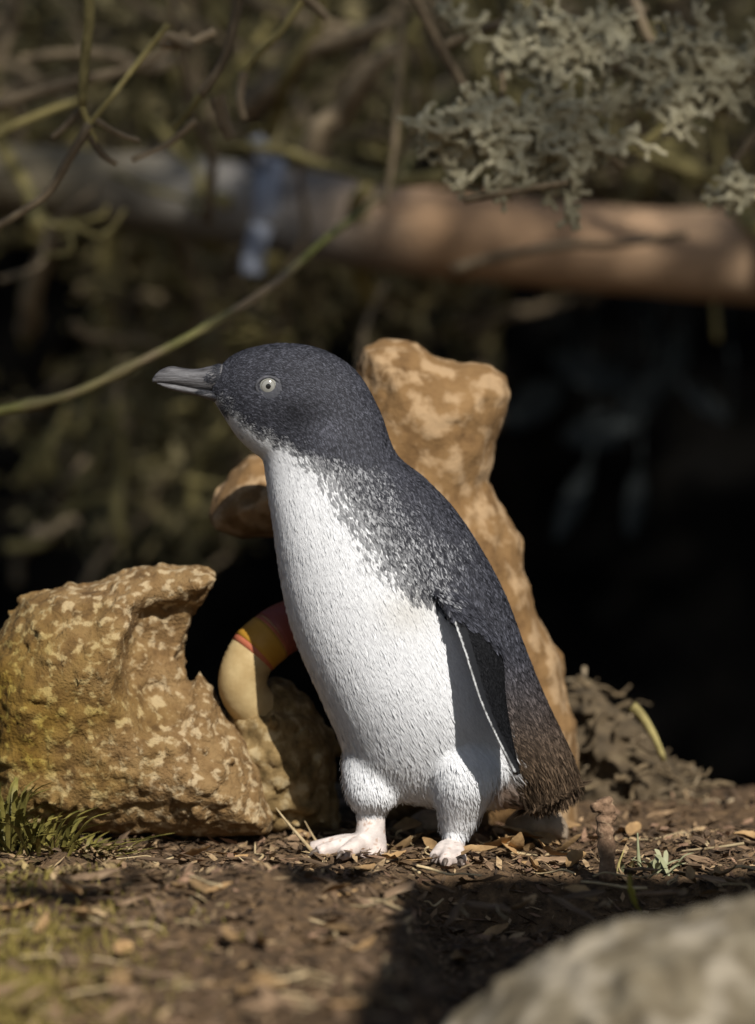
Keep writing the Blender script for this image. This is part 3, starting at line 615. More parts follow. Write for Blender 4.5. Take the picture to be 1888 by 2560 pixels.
for j in range(3): pass
pts = [sc_ + Vector((0.004 * math.sin(th), 0.0345 * math.cos(th), 0.0345 * math.sin(th))) for th in np.linspace(0, 2 * PI, 33)]
mb = MB(); w_ = 0.011
for q in pts:
    rad = (q - sc_).normalized()
    for dx in (-w_, w_):
        for t_ in (0, 0.0025): mb.v.append(q + Vector((dx, 0, 0)) + rad * t_)
for i in range(32):
    a, b = 4 * i, 4 * i + 4
    mb.f += [(a, a + 2, b + 2, b), (a + 1, b + 1, b + 3, a + 3), (a, b, b + 1, a + 1), (a + 2, a + 3, b + 3, b + 2)]
mb.tube(wander(sc_ + Vector((0.002, -0.03, 0.03)), sc_ + Vector((-0.008, -0.034, 0.055)), 4, 0.002, 3), [0.007] * 16, 8)
mb.tube(wander(sc_ + Vector((-0.004, -0.034, -0.02)), sc_ + Vector((-0.012, -0.04, -0.06)), 4, 0.002, 4), [0.010] * 16, 8)
tag(obj('strap', mb.mesh('strap', recalc=True), M['strap']), 'pale bluish plastic strap tied round the thick brown branch', 'strap')

thk = thing('thicket_shrub', 'tangled leafless shrub of olive and brown twigs filling the upper background', 'shrub', (0, 1.4, -0.1))
tl_ = Vector(thk.location)
rr = random.Random(5)
def branch(pts, r0, r1, m, parent=thk, off=tl_, n=7, name='branch'):
    mb = MB(); k = len(pts); mb.tube([Vector(q) - off for q in pts], [r0 + (r1 - r0) * i / (k - 1) for i in range(k)], n, 0.06)
    return obj(name, mb.mesh(name, recalc=True), M[m], parent)
for i in range(300):            # the tangle behind
    y = rr.uniform(0.62, .95) if rr.random() < .08 else rr.uniform(1.06, 1.7); u = rr.uniform(-250, 2100)
    v = rr.choice([rr.uniform(-150, 450), rr.uniform(-150, 900), rr.uniform(350, 950)])
    if v > 640 and u > 1300: v -= 420
    if v > 720 and u < 350: v -= 350
    ang = rr.choice([rr.gauss(-0.5, 0.35), rr.gauss(0.45, 0.4), rr.gauss(1.45, 0.3), rr.uniform(0, PI)]); L_ = rr.uniform(180, 650)
    a = P(u - L_ / 2 * math.cos(ang), v + L_ / 2 * math.sin(ang), y); b = P(u + L_ / 2 * math.cos(ang), v - L_ / 2 * math.sin(ang), y + rr.uniform(-0.15, 0.15))
    r = rr.uniform(0.0022, 0.0075) if rr.random() < 0.85 else rr.uniform(0.008, 0.013)
    branch(wander(a, b, 5, 0.012, 100 + i), r, r * 0.6, rr.choice(['bark', 'twig_olive', 'twig_olive', 'bark']))
for pts, r, m, y in [           # clearer twigs in front of the thick branch
    ([(222, -40), (222, 60), (212, 150), (205, 265)], .0044, 'twig_olive', .20), ([(205, 265), (222, 310), (240, 358)], .0026, 'twig_olive', .20),
    ([(240, 300), (300, 335), (350, 352)], .0024, 'bark', .20), ([(225, 340), (255, 385), (292, 410)], .0028, 'bark', .20), ([(205, 270), (165, 315), (130, 345)], .003, 'bark', .21),
    ([(225, 310), (170, 400), (110, 490), (-20, 575)], .0036, 'bark', .20), ([(420, 60), (350, 150), (280, 240), (215, 320)], .0024, 'twig_olive', .22),
    ([(-30, 270), (150, 215), (330, 170), (470, 90)], .005, 'bark', .55), ([(-30, 345), (90, 290), (200, 250)], .0035, 'twig_olive', .5),
    ([(600, -30), (585, 60), (560, 150), (500, 240)], .0042, 'bark', .26), ([(500, 235), (465, 285), (430, 320)], .003, 'twig_olive', .26), ([(490, 300), (420, 360), (330, 400)], .0026, 'bark', .26),
    ([(545, 240), (560, 300), (580, 345)], .006, 'bark', .28), ([(770, -20), (700, 80), (640, 140), (605, 190)], .003, 'twig_olive', .29), ([(610, 180), (600, 250), (612, 300)], .0035, 'bark', .29),
    ([(730, -30), (790, 15), (820, 45)], .004, 'bark', .29), ([(480, 120), (420, 90), (400, 110)], .004, 'bark', .29), ([(540, 80), (470, 110), (400, 115)], .0035, 'bark', .30),
    ([(1010, -30), (1000, 160), (985, 380), (960, 520)], .003, 'bark', .6), ([(1255, 180), (1264, 380), (1276, 505)], .0016, 'bark', .33), ([(1160, 500), (1270, 480), (1420, 455)], .003, 'bark', .26),
    ([(1060, 30), (1010, 120), (1005, 300), (970, 450)], .005, 'twig_olive', .7), ([(1560, 340), (1650, 400), (1900, 470)], .006, 'twig_olive', .9), ([(1720, 270), (1620, 350), (1560, 380)], .0035, 'twig_olive', .5)]:
    q = [Vector(c) for c in spline([P(px, py, y) for px, py in pts], 16)]; branch(q, r, r * 0.75, m, name='twig')
for i in range(70):
    y = rr.uniform(1.0, 1.6); u, v = rr.uniform(60, 640), rr.uniform(820, 1360)
    if u < 230 and v < 1000: continue
    an = rr.gauss(0.9, .5); L_ = rr.uniform(120, 380); a = P(u - L_ / 2 * math.cos(an), v + L_ / 2 * math.sin(an), y); b = P(u + L_ / 2 * math.cos(an), v - L_ / 2 * math.sin(an), y)
    r = rr.uniform(.002, .006); branch(wander(a, b, 5, .010, 700 + i), r, r * .6, rr.choice(['bark', 'twig_olive']))
lv = []; lf = []
for i in range(5600):           # withered leaves caught in the tangle
    u = rr.uniform(-250, 2100); v = rr.uniform(-150, 760) if rr.random() < .8 else rr.uniform(600, 1000)
    if v > 560 and (u > 1250 or u < 200): v -= 500
    if i > 4600: u, v = rr.gauss(390, 130), rr.gauss(1120, 130)
    c = P(u, v, rr.uniform(1.08, 1.7)) - tl_; L_ = rr.uniform(0.012, 0.04); d_ = Vector((rr.uniform(-1, 1), rr.uniform(-.6, .6), rr.uniform(-1, .5))).normalized(); s_ = d_.cross(Vector((rr.uniform(-1, 1), rr.uniform(-1, 1), rr.uniform(-1, 1)))).normalized() * L_ * rr.uniform(.1, .22)
    k = len(lv); lv += [c, c + d_ * L_ * .5 + s_, c + d_ * L_, c + d_ * L_ * .5 - s_]; lf.append((k, k + 1, k + 2, k + 3))
mb = MB(); mb.v, mb.f = lv, lf; o = obj('withered_leaves', mb.mesh('withered_leaves'), M['leaf_thicket'], thk); o['kind'] = 'stuff'
# long stem arching behind the head
sp_ = [Vector(c) for c in spline([P(-220, 1075, .30), P(0, 1028, .28), P(180, 985, .27), P(360, 900, .27), P(520, 815, .30), P(680, 715, .36), P(800, 610, .45), P(900, 530, .58), P(1000, 440, .75), P(1100, 250, 1.0)], 60)]
mb = MB(); mb.tube([q - sp_[0] for q in sp_], [(.0036 - .0012 * i / 59) * (1.35 if i in (9, 10, 17, 18, 26) else 1) for i in range(60)], 10, 0.05)
tag(obj('plant_stem', mb.mesh('plant_stem', recalc=True), M['twig_green'], loc=sp_[0]), 'long bare green and brown stem arching up behind the penguin bill', 'stem')
# dim pale leaves hanging in the dark hollow
for k, (u, v, an, L_, W_, y) in enumerate([(1432, 1255, 1.15, .078, .020, .95), (1588, 1255, 1.42, .066, .019, .95), (1330, 1010, .6, .07, .034, 1.1), (1500, 1075, .2, .07, .036, 1.1), (1600, 1000, 1.0, .085, .030, 1.15), (1680, 900, 1.2, .075, .03, 1.2), (1480, 930, -.4, .085, .034, 1.25), (1760, 1000, -.7, .06, .02, 1.1)]):
    y += .35; c = P(u, v, y); d_ = Vector((math.cos(an), 0.1, math.sin(an))); mb = MB(); q = [c + d_ * L_ * (i / 12 - .5) for i in range(13)]; sv = Vector((-math.sin(an), .35, math.cos(an)))
    for i, cc_ in enumerate(q):
        w2 = W_ / 2 * math.sin(PI * (.04 + .92 * i / 12)) ** .8; mb.v += [cc_ - sv * w2 - c, cc_ + Vector((0, .004, 0)) - c, cc_ + sv * w2 - c]
    for i in range(12): mb.f += [(3 * i, 3 * i + 3, 3 * i + 4, 3 * i + 1), (3 * i + 1, 3 * i + 4, 3 * i + 5, 3 * i + 2)]
    top = P(u + 60, 560, y + .15) - c; mb.tube(wander(q[-1] - c, top, 5, .012, 300 + k), [.0012] * 20, 5)
    tag(obj('hanging_leaf', mb.mesh('hanging_leaf'), M['stalk_dim'], loc=c), 'dim bluish leaf hanging on a thread-like stalk in the black hollow', 'leaf', 'dim leaves hanging in the hollow')

# ------------------------------------------------------------------ lichen
def lichen(label, cpx, spread, y, seed, nstart=7, steps=9):
    rr = random.Random(seed); segs = []; c0 = P(*cpx, y)
    S_ = K * 1.1
    def grow(p, ang, ln, depth, r):
        for _ in range(ln):
            ang += rr.gauss(0, 0.45); q = p + Vector((math.cos(ang) * 15 * S_, rr.gauss(0, 6 * S_), -math.sin(ang) * 15 * S_))
            segs.append((p, q, r * rr.uniform(.8, 1.15))); p = q
            if rr.random() < 0.55 and depth < 3: grow(p, ang + rr.choice((-1, 1)) * rr.uniform(.6, 1.2), max(2, ln // 2), depth + 1, r * .85)
        segs.append((p, p + Vector((0.0001, 0, 0)), r * 1.35))
    for k in range(nstart):
        a = rr.gauss(1.35, 0.65); grow(c0 + Vector((rr.uniform(-1, 1) * spread * S_, rr.uniform(-.006, .006), rr.uniform(-1, 1) * spread * 0.5 * S_)), a, steps, 0, 0.0025)
    pts = np.array([s[0] for s in segs] + [s[1] for s in segs]); lo = pts.min(0) - .007; hi = pts.max(0) + .007; h = 0.0011
    ax = [np.arange(lo[k], hi[k], h) for k in range(3)]; F = np.full([len(a) for a in ax], 0.01)
    for a, b, r in segs:
        a, b = np.array(a), np.array(b); l0 = np.minimum(a, b) - r - .003; l1 = np.maximum(a, b) + r + .003
        sl = tuple(slice(max(0, int((l0[k] - lo[k]) / h)), int((l1[k] - lo[k]) / h) + 1) for k in range(3))
        G = np.meshgrid(*[ax[k][sl[k]] for k in range(3)], indexing='ij'); g3 = np.stack(G, -1) - a; e = b - a; t = np.clip((g3 @ e) / (e @ e), 0, 1)
        d = np.linalg.norm(g3 - t[..., None] * e, axis=-1) - r
        f = F[sl]; kk = .0012; hh = np.clip(.5 + .5 * (f - d) / kk, 0, 1); F[sl] = f * (1 - hh) + d * hh - kk * hh * (1 - hh)
    V, Fq = surface_nets(F, lo, h); V -= np.array(c0)
    tag(obj('lichen', fast_mesh('lichen', V, Fq), M['lichen'], loc=c0), label, 'lichen', 'lichen clumps hanging in the shrub')
lichen('pale lichen clump with curled tips hanging lowest and nearest the bare twigs', (1160, 290), 85, .27, 2, 9, 8)
lichen('wide grey-green lichen clump trailing down to touch the thick brown branch', (1400, 260), 90, .29, 7, 11, 11)
lichen('feathery pale lichen clump high up beside the trailing wide one', (1640, 150), 90, .31, 9, 10, 9)
lichen('dense bluish grey lichen clump at the outer edge of the shrub', (1820, 140), 85, .33, 13, 10, 8)
lichen('small curled lichen tuft hanging alone over the thick brown branch', (1830, 420), 18, .31, 15, 4, 5)
lichen('slender lichen tuft with finger-like lobes at the top of the shrub', (1250, 70), 90, .33, 19, 7, 6)
lichen('forked lichen tuft beside the star-shaped lichen near the top', (1440, 70), 90, .35, 23, 7, 6)
for pts, r, y in [([(1000, -80), (1150, 200), (1240, 300), (1330, 330)], .004, .31), ([(1330, -80), (1380, 150), (1420, 300), (1560, 420)], .004, .33), ([(1560, -80), (1640, 120), (1800, 160), (1950, 170)], .0045, .35), ([(1950, 250), (1840, 400), (1800, 430)], .003, .33), ([(1100, 120), (1250, 60), (1440, 60), (1620, 20)], .004, .37)]:
    q = [Vector(c) for c in spline([P(px, py, y) for px, py in pts], 16)]; branch(q, r, r * 0.7, 'bark', name='twig')

# ------------------------------------------------------------------ added tree (unseen above the frame; leaves placed to shade the hollow and front soil)
tree = thing('added_shade_tree', 'added unseen tree whose leaves are placed to shade the hollow and the front soil', 'tree', (1.9, -0.6, 0))
to = Vector(tree.location)
mb = MB(); mb.tube([Vector(q) - to for q in spline([(1.9, -.6, -.15), (1.95, -.65, .8), (1.9, -.7, 1.6), (1.8, -.9, 3.1)], 18)], [.10 - .003 * i for i in range(18)], 14, .06); obj('trunk', mb.mesh('trunk', recalc=True), M['bark'], tree)
for h_, e in [(.7, (.45, -1.1, .80)), (2.8, (.9, -2.6, 3.1)), (2.9, (.4, -1.6, 3.1)), (2.8, (1.2, -.4, 3.2)), (2.9, (.1, -2.6, 3.1)), (2.9, (0, -.8, 3.2))]:
    q = wander((1.82, -.85, h_) if h_ > 2 else (1.92, -.66, h_), e, 5, .05, int(e[0] * 100 + 900)); branch(q, .024, .006, 'bark', tree, to, name='bough')
kx, ky = SUNV.x / SUNV.z, SUNV.y / SUNV.z
lv, lf = [], []
def add_leaf(c, L_, rr):
    d_ = Vector((rr.gauss(0, 1), rr.gauss(0, 1), rr.gauss(0, .5))).normalized(); s_ = d_.cross((SUNV + Vector((rr.gauss(0, .45), rr.gauss(0, .45), rr.gauss(0, .45)))).normalized()).normalized() * L_ * .3
    k = len(lv); lv.extend([c - d_ * L_ * .5, c + s_, c + d_ * L_ * .5, c - s_]); lf.append((k, k + 1, k + 2, k + 3))
FP = [(-0.020, -0.66), (-0.012, -0.52), (0.000, -0.40), (0.004, -0.28), (0.012, -0.17), (0.014, -0.118), (0.05, -0.092), (0.11, -0.084), (0.17, -0.080), (0.25, -0.082), (0.32, -0.08), (0.32, -0.45), (0.20, -0.47), (0.11, -0.46), (0.05, -0.52), (0.02, -0.66)]
rr = random.Random(31)
def inside_pts(poly, n, margin):      # points inside a patch of shade, with their distance to its rim
    q = np.array(poly); lo, hi = q.min(0), q.max(0); out = []
    while len(out) < n:
        c_ = RNG.uniform(lo, hi, (4000, 2)); sd_ = poly_sd(c_[:, 0], c_[:, 1], poly); k_ = sd_ < -margin; out += list(zip(c_[k_, 0], c_[k_, 1], -sd_[k_]))
    return out[:n]
for x, y, s0 in inside_pts(FP, 4200, .003):
    z = rr.uniform(.66, .86); add_leaf(Vector((x + kx * z, y + ky * z, z)), min(.045, s0 * 1.6 + .006), rr)
for _ in range(2600):  # more leaves added to keep sky light off the front shade
    x, y, z = rr.uniform(.31, .95), rr.uniform(-.6, .3), rr.uniform(.66, .95); add_leaf(Vector((x + kx * z, y + ky * z, z)), rr.uniform(.03, .06), rr)
for strip in ([(-20, 2208), (130, 2216), (260, 2203), (340, 2192), (330, 2206), (200, 2230), (-20, 2244)], [(620, 2186), (760, 2182), (930, 2190), (900, 2208), (700, 2213)]):  # leaf strips added to cast narrow dark streaks on the soil
    gp = [ground_at(*q_) for q_ in strip]
    for x, y, s0 in inside_pts([(q_.x, q_.y) for q_ in gp], 300, .001):
        z = rr.uniform(1.0, 1.2); add_leaf(Vector((x + kx * z, y + ky * z, z)), min(.03, s0 * 1.7 + .005), rr)
while len(lf) < 40600:  # thin leaf layer added to dim the sun on the background
    x, y = rr.uniform(-1.3, 1.3), rr.uniform(.52, 3.0)
    z = rr.uniform(2.6, 3.6); add_leaf(Vector((x + kx * z, y + ky * z, z)), rr.uniform(.025, .042), rr)
mb = MB(); mb.v = [v - to for v in lv]; mb.f = lf; o = obj('shade_leaves', mb.mesh('shade_leaves', smooth=False), M['leaf_dark'], tree); o['kind'] = 'stuff'

# ------------------------------------------------------------------ small things on the ground
st0 = ground_at(1520, 2185); st0.z -= .004
ys = st0.y
q = [Vector(c) for c in spline([st0, P(1516, 2110, ys), P(1512, 2060, ys), P(1516, 2025, ys), P(1508, 1996, ys)], 22)]
stick = thing('upright_stick', 'short knobbly brown broken stick standing upright in the soil', 'stick', st0)
mb = MB(); mb.tube([c - st0 for c in q], [(.0052 + .0007 * math.sin(i * 1.7)) * (1.08 if i in (6, 12, 17) else 1) for i in range(22)], 12, .05); obj('stem', mb.mesh('stem', recalc=True), M['stick'], stick)
mb = MB(); mb.tube([P(1510, 2022, ys) - st0, P(1495, 2017, ys - .003) - st0, P(1484, 2020, ys - .006) - st0], [.0040, .0036, .0030], 10, .12); obj('knob', mb.mesh('knob', recalc=True), M['stick'], stick)
mb = MB(); mb.tube([P(1520, 2040, ys) - st0, P(1540, 2046, ys - .002) - st0], [.0026, .0018], 8, .12); obj('knob', mb.mesh('knob', recalc=True), M['stick'], stick)

def leaf_mesh(name, L_, W_, curl, fold, seed):
    rr = random.Random(seed); mb = MB(); n = 8
    for i in range(n + 1):
        t = i / n; wv = W_ * math.sin(PI * min(max(t * .96 + .02, 0), 1)) ** .8 * (1 + rr.uniform(-.12, .12)); x = (t - .5) * L_; z = curl * (t - .5) ** 2 * L_ + rr.uniform(-.0003, .0003)
        mb.v += [Vector((x, -wv / 2, z + fold * wv)), Vector((x, 0, z)), Vector((x, wv / 2, z + fold * wv * rr.uniform(.5, 1.4)))]
    for i in range(n):
        a = 3 * i; mb.f += [(a, a + 3, a + 4, a + 1), (a + 1, a + 4, a + 5, a + 2)]
    k = len(mb.v); mb.v += [v + Vector((0, 0, -.0003)) for v in mb.v]; mb.f += [tuple(reversed([q + k for q in f])) for f in list(mb.f)]
    return mb.mesh(name)
def chip_mesh(name, L_, W_, H_, seed):
    rr = random.Random(seed); mb = MB(); rg = []
    for i in range(5):
        t = i / 4; k = (.45, .95, 1, .9, .3)[i] * rr.uniform(.8, 1.15); oy = rr.uniform(-.15, .15) * W_; oz = rr.uniform(-.25, .25) * H_
        rg.append([Vector(((t - .5) * L_ + rr.uniform(-.03, .03) * L_, oy + W_ / 2 * k * math.cos(a) * rr.uniform(.85, 1.1), oz + H_ / 2 * k * math.sin(a))) for a in (.3, 1.4, 2.6, 3.5, 4.6, 5.7)])
    mb.rings(rg); return mb.mesh(name, smooth=False, recalc=True)
def straw_mesh(name, L_, r, bend, seed):
    mb = MB(); q = wander((-L_ / 2, 0, 0), (L_ / 2, 0, 0), 5, L_ * bend, seed); mb.tube(q, [r * (1 - .5 * i / len(q)) for i in range(len(q))], 5); return mb.mesh(name, recalc=True)
LM = [leaf_mesh('dry_leaf', random.uniform(.016, .030), random.uniform(.005, .010), random.uniform(-.6, 1.2), random.uniform(.05, .5), i) for i in range(9)]
CM = [chip_mesh('bark_chip', random.uniform(.012, .038), random.uniform(.004, .009), random.uniform(.0018, .004), i) for i in range(9)]
SM_ = [straw_mesh('straw', random.uniform(.02, .05), random.uniform(.0005, .0011), random.uniform(.02, .09), i) for i in range(8)]
for me, m in [(LM, 'dry_leaf'), (CM, 'chip'), (SM_, 'straw')]:
    for x in me: x.materials.append(M[m])
def put(me, name, px, py, label, cat, group, tilt=.35, sc=1.0, rr=random):
    p = ground_at(px, py); o = obj(name, me, None); o.scale = (sc,) * 3
    o.rotation_euler = (rr.gauss(0, tilt), rr.gauss(0, tilt * .6), rr.uniform(0, 2 * PI)); o.location = p + Vector((0, 0, .0022 + .002 * abs(rr.gauss(0, 1))))
    tag(o, label, cat, group); return o
rr = random.Random(77)
def zone(px, py):
    if py > 2195 and px > 1000: return 'in the black shade before the boulder'
    if px > 1350: return 'near the upright stick'
    if px > 850: return 'by the penguin feet'
    if py < 2190: return 'at the foot of the pitted rock'
    return 'on the sunlit front soil'
def litter(n, meshes, name, kinds, cat, group, tilt):
    for i in range(n):
        k = rr.randrange(len(meshes)); px, py = spot(); L3 = meshes[k].vertices; ext = max(v.co.x for v in L3) - min(v.co.x for v in L3)
        put(meshes[k], name, px, py, kinds[0 if ext > kinds[2] else 1] + ' lying ' + zone(px, py), cat, group + ' ' + zone(px, py), tilt, rr=rr)
def spot():
    while True:
        px, py = rr.uniform(-20, 1900), 2085 + 480 * rr.random() ** 1.25
        if py < 2115 and px < 720: continue
        if px > 1020 and py > 2300 and rr.random() < .8: continue
        return px, py
litter(95, CM, 'bark_chip', ('long rough brown chip of bark', 'short stubby brown chip of bark', .024), 'bark chip', 'bark chips', .35)
litter(85, LM, 'dry_leaf', ('long withered tan leaf', 'short withered tan leaf', .023), 'leaf', 'withered leaves', .35)
litter(70, SM_, 'straw', ('long thin dry straw', 'short thin dry straw', .035), 'straw', 'dry straws', .2)
for px, py in [(1150, 2170), (1190, 2160), (1250, 2140), (1290, 2145), (1330, 2150), (1380, 2160), (1420, 2150), (1440, 2175), (1080, 2140), (1020, 2130), (1300, 2120), (1240, 2115), (1360, 2125)]:
    o = put(rr.choice(LM), 'dry_leaf', px, py, 'curled golden tan leaf standing up by the penguin near foot', 'leaf', 'curled leaves by the feet', .75, 1.1, rr); o.location.z += .004
# fine litter nobody could count
NL = 16000
px = RNG.uniform(-.42, .42, NL); py = np.where(RNG.random(NL) < .75, RNG.uniform(-.62, .30, NL), RNG.uniform(-.2, .08, NL)); pz = gz(px, py)
L_ = RNG.gamma(3, .0022, NL) + .002; W_ = L_ * RNG.uniform(.10, .45, NL); an = RNG.uniform(0, 2 * PI, NL); tl = RNG.normal(0, .35, NL); ro = RNG.normal(0, .4, NL)
d_ = np.stack([np.cos(an) * np.cos(tl), np.sin(an) * np.cos(tl), np.sin(tl)], 1); s_ = np.stack([-np.sin(an) * np.cos(ro), np.cos(an) * np.cos(ro), np.sin(ro)], 1)
c = np.stack([px, py, pz + .0015 + np.abs(RNG.normal(0, .0018, NL))], 1)
V = np.stack([c - d_ * L_[:, None] / 2, c + s_ * W_[:, None] / 2 - d_ * (L_ * .1)[:, None], c + d_ * L_[:, None] / 2, c - s_ * W_[:, None] / 2 + d_ * (L_ * .1)[:, None]], 1)
pal = np.array([(.20, .13, .075), (.30, .20, .11), (.10, .065, .035), (.06, .04, .024), (.38, .27, .15), (.26, .16, .10), (.15, .10, .06)])
cc = pal[RNG.integers(0, len(pal), NL)] * RNG.uniform(.6, 1.25, NL)[:, None]
grn = np.clip((-px - .12) / .12, 0, 1) * np.clip((-py + .05) / .25, 0, 1) * RNG.random(NL); cc = cc * (1 - grn[:, None] * .7) + np.array([.30, .26, .05]) * (grn[:, None] * .7)
o = obj('litter', fast_mesh('litter', V.reshape(-1, 3), np.arange(NL * 4).reshape(-1, 4), np.repeat(cc, 4, 0), False), M['litter']); o['kind'] = 'stuff'
tag(o, 'fine crumbled bark and leaf litter covering the soil', 'litter')

NM = 6500; mx_ = RNG.normal(-.235, .05, NM); my_ = RNG.normal(-.47, .12, NM); mz_ = gz(mx_, my_); a_ = RNG.uniform(0, 2 * PI, NM); h_ = RNG.uniform(.002, .008, NM); w_ = RNG.uniform(.0005, .0013, NM)  # small yellow-green blades added to suggest the blurred haze at the left
c = np.stack([mx_, my_, mz_ + .001], 1); sv = np.stack([np.cos(a_), np.sin(a_), 0 * a_], 1) * w_[:, None]; tp = c + np.stack([RNG.normal(0, .5, NM) * h_, RNG.normal(0, .5, NM) * h_, h_], 1)
o = obj('haze_moss', fast_mesh('haze_moss', np.stack([c - sv, c + sv, tp], 1).reshape(-1, 3), np.arange(NM * 3).reshape(-1, 3), None, False), M['haze_moss']); o['kind'] = 'stuff'
tag(o, 'mossy yellow-green blades added for the colour haze in the front corner', 'haze_moss')
def tuft(name, label, cat, px, py, nb, hgt, wid, spread, m, seed, y=None, lean=0):
    base = ground_at(px, py); rr = random.Random(seed); t = thing(name, label, cat, base)
    for i in range(nb):
        a = rr.uniform(0, 2 * PI); h = hgt * rr.uniform(.5, 1.1); sp = spread * rr.uniform(.4, 1.2); ww = wid * rr.uniform(.6, 1.2)
        b = Vector((rr.gauss(0, .25) * spread, rr.gauss(0, .25) * spread, -.002)); e = b + Vector((math.cos(a) * sp + lean, math.sin(a) * sp, h)); m_ = (b + e) / 2 + Vector((0, 0, h * .3))
        q = [Vector(c) for c in spline([b, m_, e], 9)]; mb = MB(); sv = Vector((-math.sin(a) + .3, math.cos(a), rr.uniform(-.4, .4))).normalized()
        for k, c in enumerate(q):
            w2 = ww * math.sin(PI * (.12 + .88 * k / 8)) ** .7 / 2; mb.v += [c - sv * w2, c + Vector((0, 0, -w2 * .4)), c + sv * w2]
        for k in range(8): mb.f += [(3 * k, 3 * k + 3, 3 * k + 4, 3 * k + 1), (3 * k + 1, 3 * k + 4, 3 * k + 5, 3 * k + 2)]
        obj('blade', mb.mesh('blade'), M[m], t)
    return t
tuft('leafy_tuft', 'yellow-green leafy tuft sprouting at the foot of the pitted rock', 'plant', 90, 2150, 75, .032, .0032, .036, 'green_leaf', 3)
tuft('leafy_tuft', 'low yellow-green grass tuft spilling over the soil beside the leafy tuft', 'plant', 200, 2160, 70, .018, .0026, .034, 'green_leaf', 4, lean=.008)
tuft('leafy_tuft', 'dark green sprig against the haze-tinted end of the pitted rock', 'plant', 10, 2130, 45, .045, .0042, .028, 'green_leaf', 6)
tuft('pale_sprig', 'small pale star-shaped sprig beside the upright stick', 'plant', 1650, 2180, 16, .013, .0035, .021, 'pale_leaf', 8)
tuft('pale_sprig', 'tiny pale plant with pointed leaves at the base of the upright stick', 'plant', 1580, 2175, 4, .012, .004, .010, 'pale_leaf', 9)
tuft('dry_rosette', 'tan star-shaped withered rosette before the forward foot of the penguin', 'plant', 800, 2150, 9, .008, .0042, .018, 'straw', 12)
def blade(name, label, cat, a, b, r, m, bend=.02, seed=1):
    q = wander(a, b, 4, (Vector(b) - Vector(a)).length * bend, seed); mb = MB(); mb.tube([c - q[0] for c in q], [r * (1 - .75 * i / len(q)) for i in range(len(q))], 7)
    tag(obj(name, mb.mesh(name, recalc=True), M[m], loc=q[0]), label, cat)
g1 = ground_at(1600, 2172); blade('grass_blade', 'single pale grass blade sticking up beside the stick', 'grass blade', g1, P(1594, 2082, g1.y), .0016, 'pale_leaf')
g1 = ground_at(795, 2145); blade('dry_stalk', 'dry tan stalk leaning from the soil against the olive rock', 'stalk', g1, P(690, 2020, g1.y + .03), .0016, 'straw', .015)
g1 = ground_at(800, 2120); blade('dry_stalk', 'short thin straw leaning beside the longer tan stalk', 'stalk', g1, P(762, 2052, g1.y + .01), .0010, 'straw', .015)
g1 = ground_at(1545, 2180); blade('thorn_stem', 'thin bent olive stem curling up by the stick', 'stem', g1, P(1560, 2125, g1.y), .0012, 'twig_olive', .06)
rr = random.Random(3)
for px, py in [(1010, 2110), (1050, 2130), (985, 2105), (1210, 2120), (1180, 2105), (1080, 2150)]:      # curly rootlets round the feet
    p = ground_at(px, py); mb = MB(); rad = rr.uniform(.004, .008); a0 = rr.uniform(0, PI)
    q = [Vector((rad * math.cos(a0 + a), .3 * rad * math.sin(a * .7), .003 + rad * (.6 + .6 * math.sin(a0 + a)))) for a in np.linspace(0, rr.uniform(3, 4.6), 14)]
    mb.tube(q, [.0008 * (1 - .5 * i / 14) for i in range(14)], 6); tag(obj('rootlet', mb.mesh('rootlet', recalc=True), M['straw'], loc=p), 'thin curly rootlet looping above the soil by the penguin feet', 'root', 'curly rootlets by the feet')
me = leaf_mesh('yellow_leaf', .026, .013, .5, .25, 71); me.materials.append(M['yellow_leaf']); yl = obj('yellow_leaf', me, None); p = ground_at(1575, 2290)
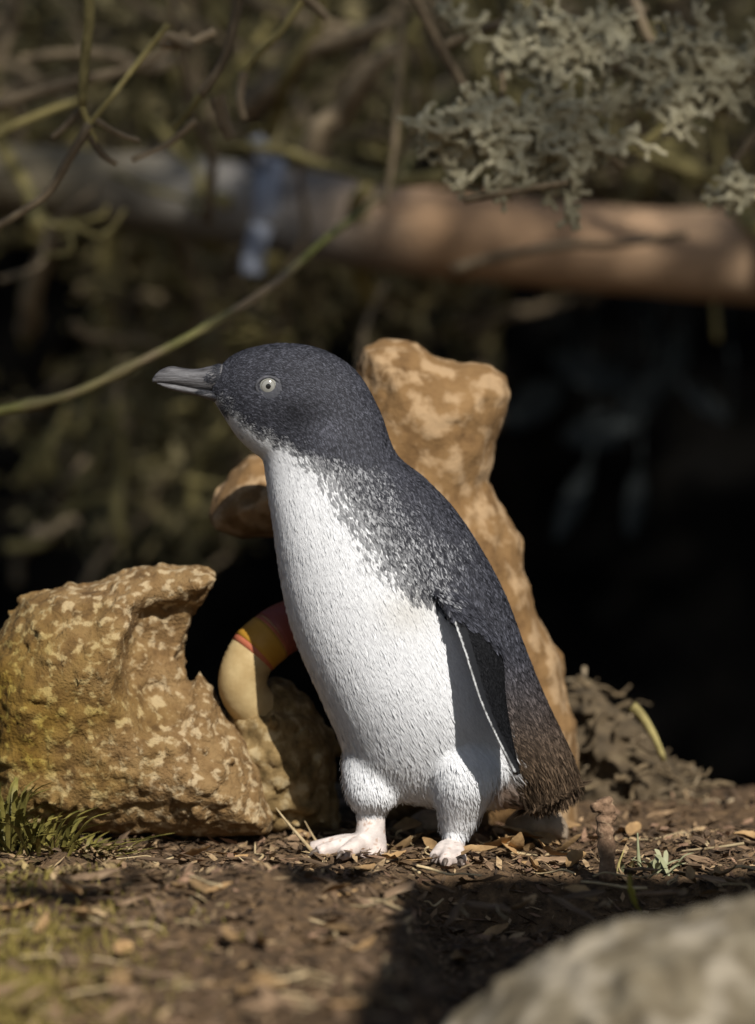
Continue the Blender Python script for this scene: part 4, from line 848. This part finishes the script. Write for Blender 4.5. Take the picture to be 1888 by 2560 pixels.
yl.location = p + Vector((0, 0, .012)); yl.rotation_euler = (.3, 1.25, .3); tag(yl, 'blurred yellow leaf upright in the dark shade before the stick', 'leaf')
me = leaf_mesh('yellow_leaf', .012, .010, .3, .2, 72); me.materials.append(M['straw']); yl = obj('fallen_leaf', me, None); p = ground_at(1155, 2305)
yl.location = p + Vector((0, 0, .006)); yl.rotation_euler = (.9, .2, 1.3); tag(yl, 'small tan leaf alone in the black shade below the penguin', 'leaf')
# heap of dry weed behind the stick
hp = thing('weed_heap', 'low heap of dry brown seaweed and stalks behind the upright stick', 'weed heap', ground_at(1600, 2075))
ho = Vector(hp.location); rr = random.Random(55)
prof = lambda u: np.interp(u, [1400, 1440, 1500, 1600, 1700, 1800, 1850], [1720, 1660, 1720, 1800, 1930, 2010, 2080])
bf_ = MB()
for i in range(290):
    u = rr.uniform(1405, 1850); top = float(prof(u)); v = rr.uniform(top, 2095); y = .20 + .16 * rr.random()
    a = P(u, v, y); L_ = rr.uniform(.008, .028); an = rr.uniform(-.6, PI + .6); b = a + Vector((math.cos(an) * L_, rr.uniform(-.3, .3) * L_, math.sin(an) * L_ * .7)); b.z = min(b.z, P(u, top - 12, y).z)
    q = wander(a, b, 4, L_ * .16, i); mb = MB(); r = rr.uniform(.0007, .0020); mb.tube([c - ho for c in q], [r] * len(q), 6, .15)
    obj('weed_strand', mb.mesh('weed_strand', recalc=True), M[rr.choice(['weed', 'weed', 'weed', 'bark'])], hp)
q = [Vector(c) for c in spline([P(1660, 1900, .17), P(1635, 1840, .165), P(1605, 1790, .165), P(1580, 1765, .165)], 12)]; mb = MB(); mb.tube([c - ho for c in q], [.0022 + .0016 * i / 11 for i in range(12)], 8); obj('green_shoot', mb.mesh('green_shoot', recalc=True), M['twig_olive'], hp)
core = [(1380, 2110), (1390, 1745), (1445, 1675), (1515, 1730), (1605, 1810), (1705, 1935), (1805, 2015), (1860, 2110)]
rk = rock('heap_core', 'x', core, .26, .05, .04, 'weed', 91, amp=.008, freq=46, lump=.006, lfreq=80, h=.003)
for k in ('label', 'category'): del rk[k]
rk.location = Vector(rk.location) - ho; rk.parent = hp
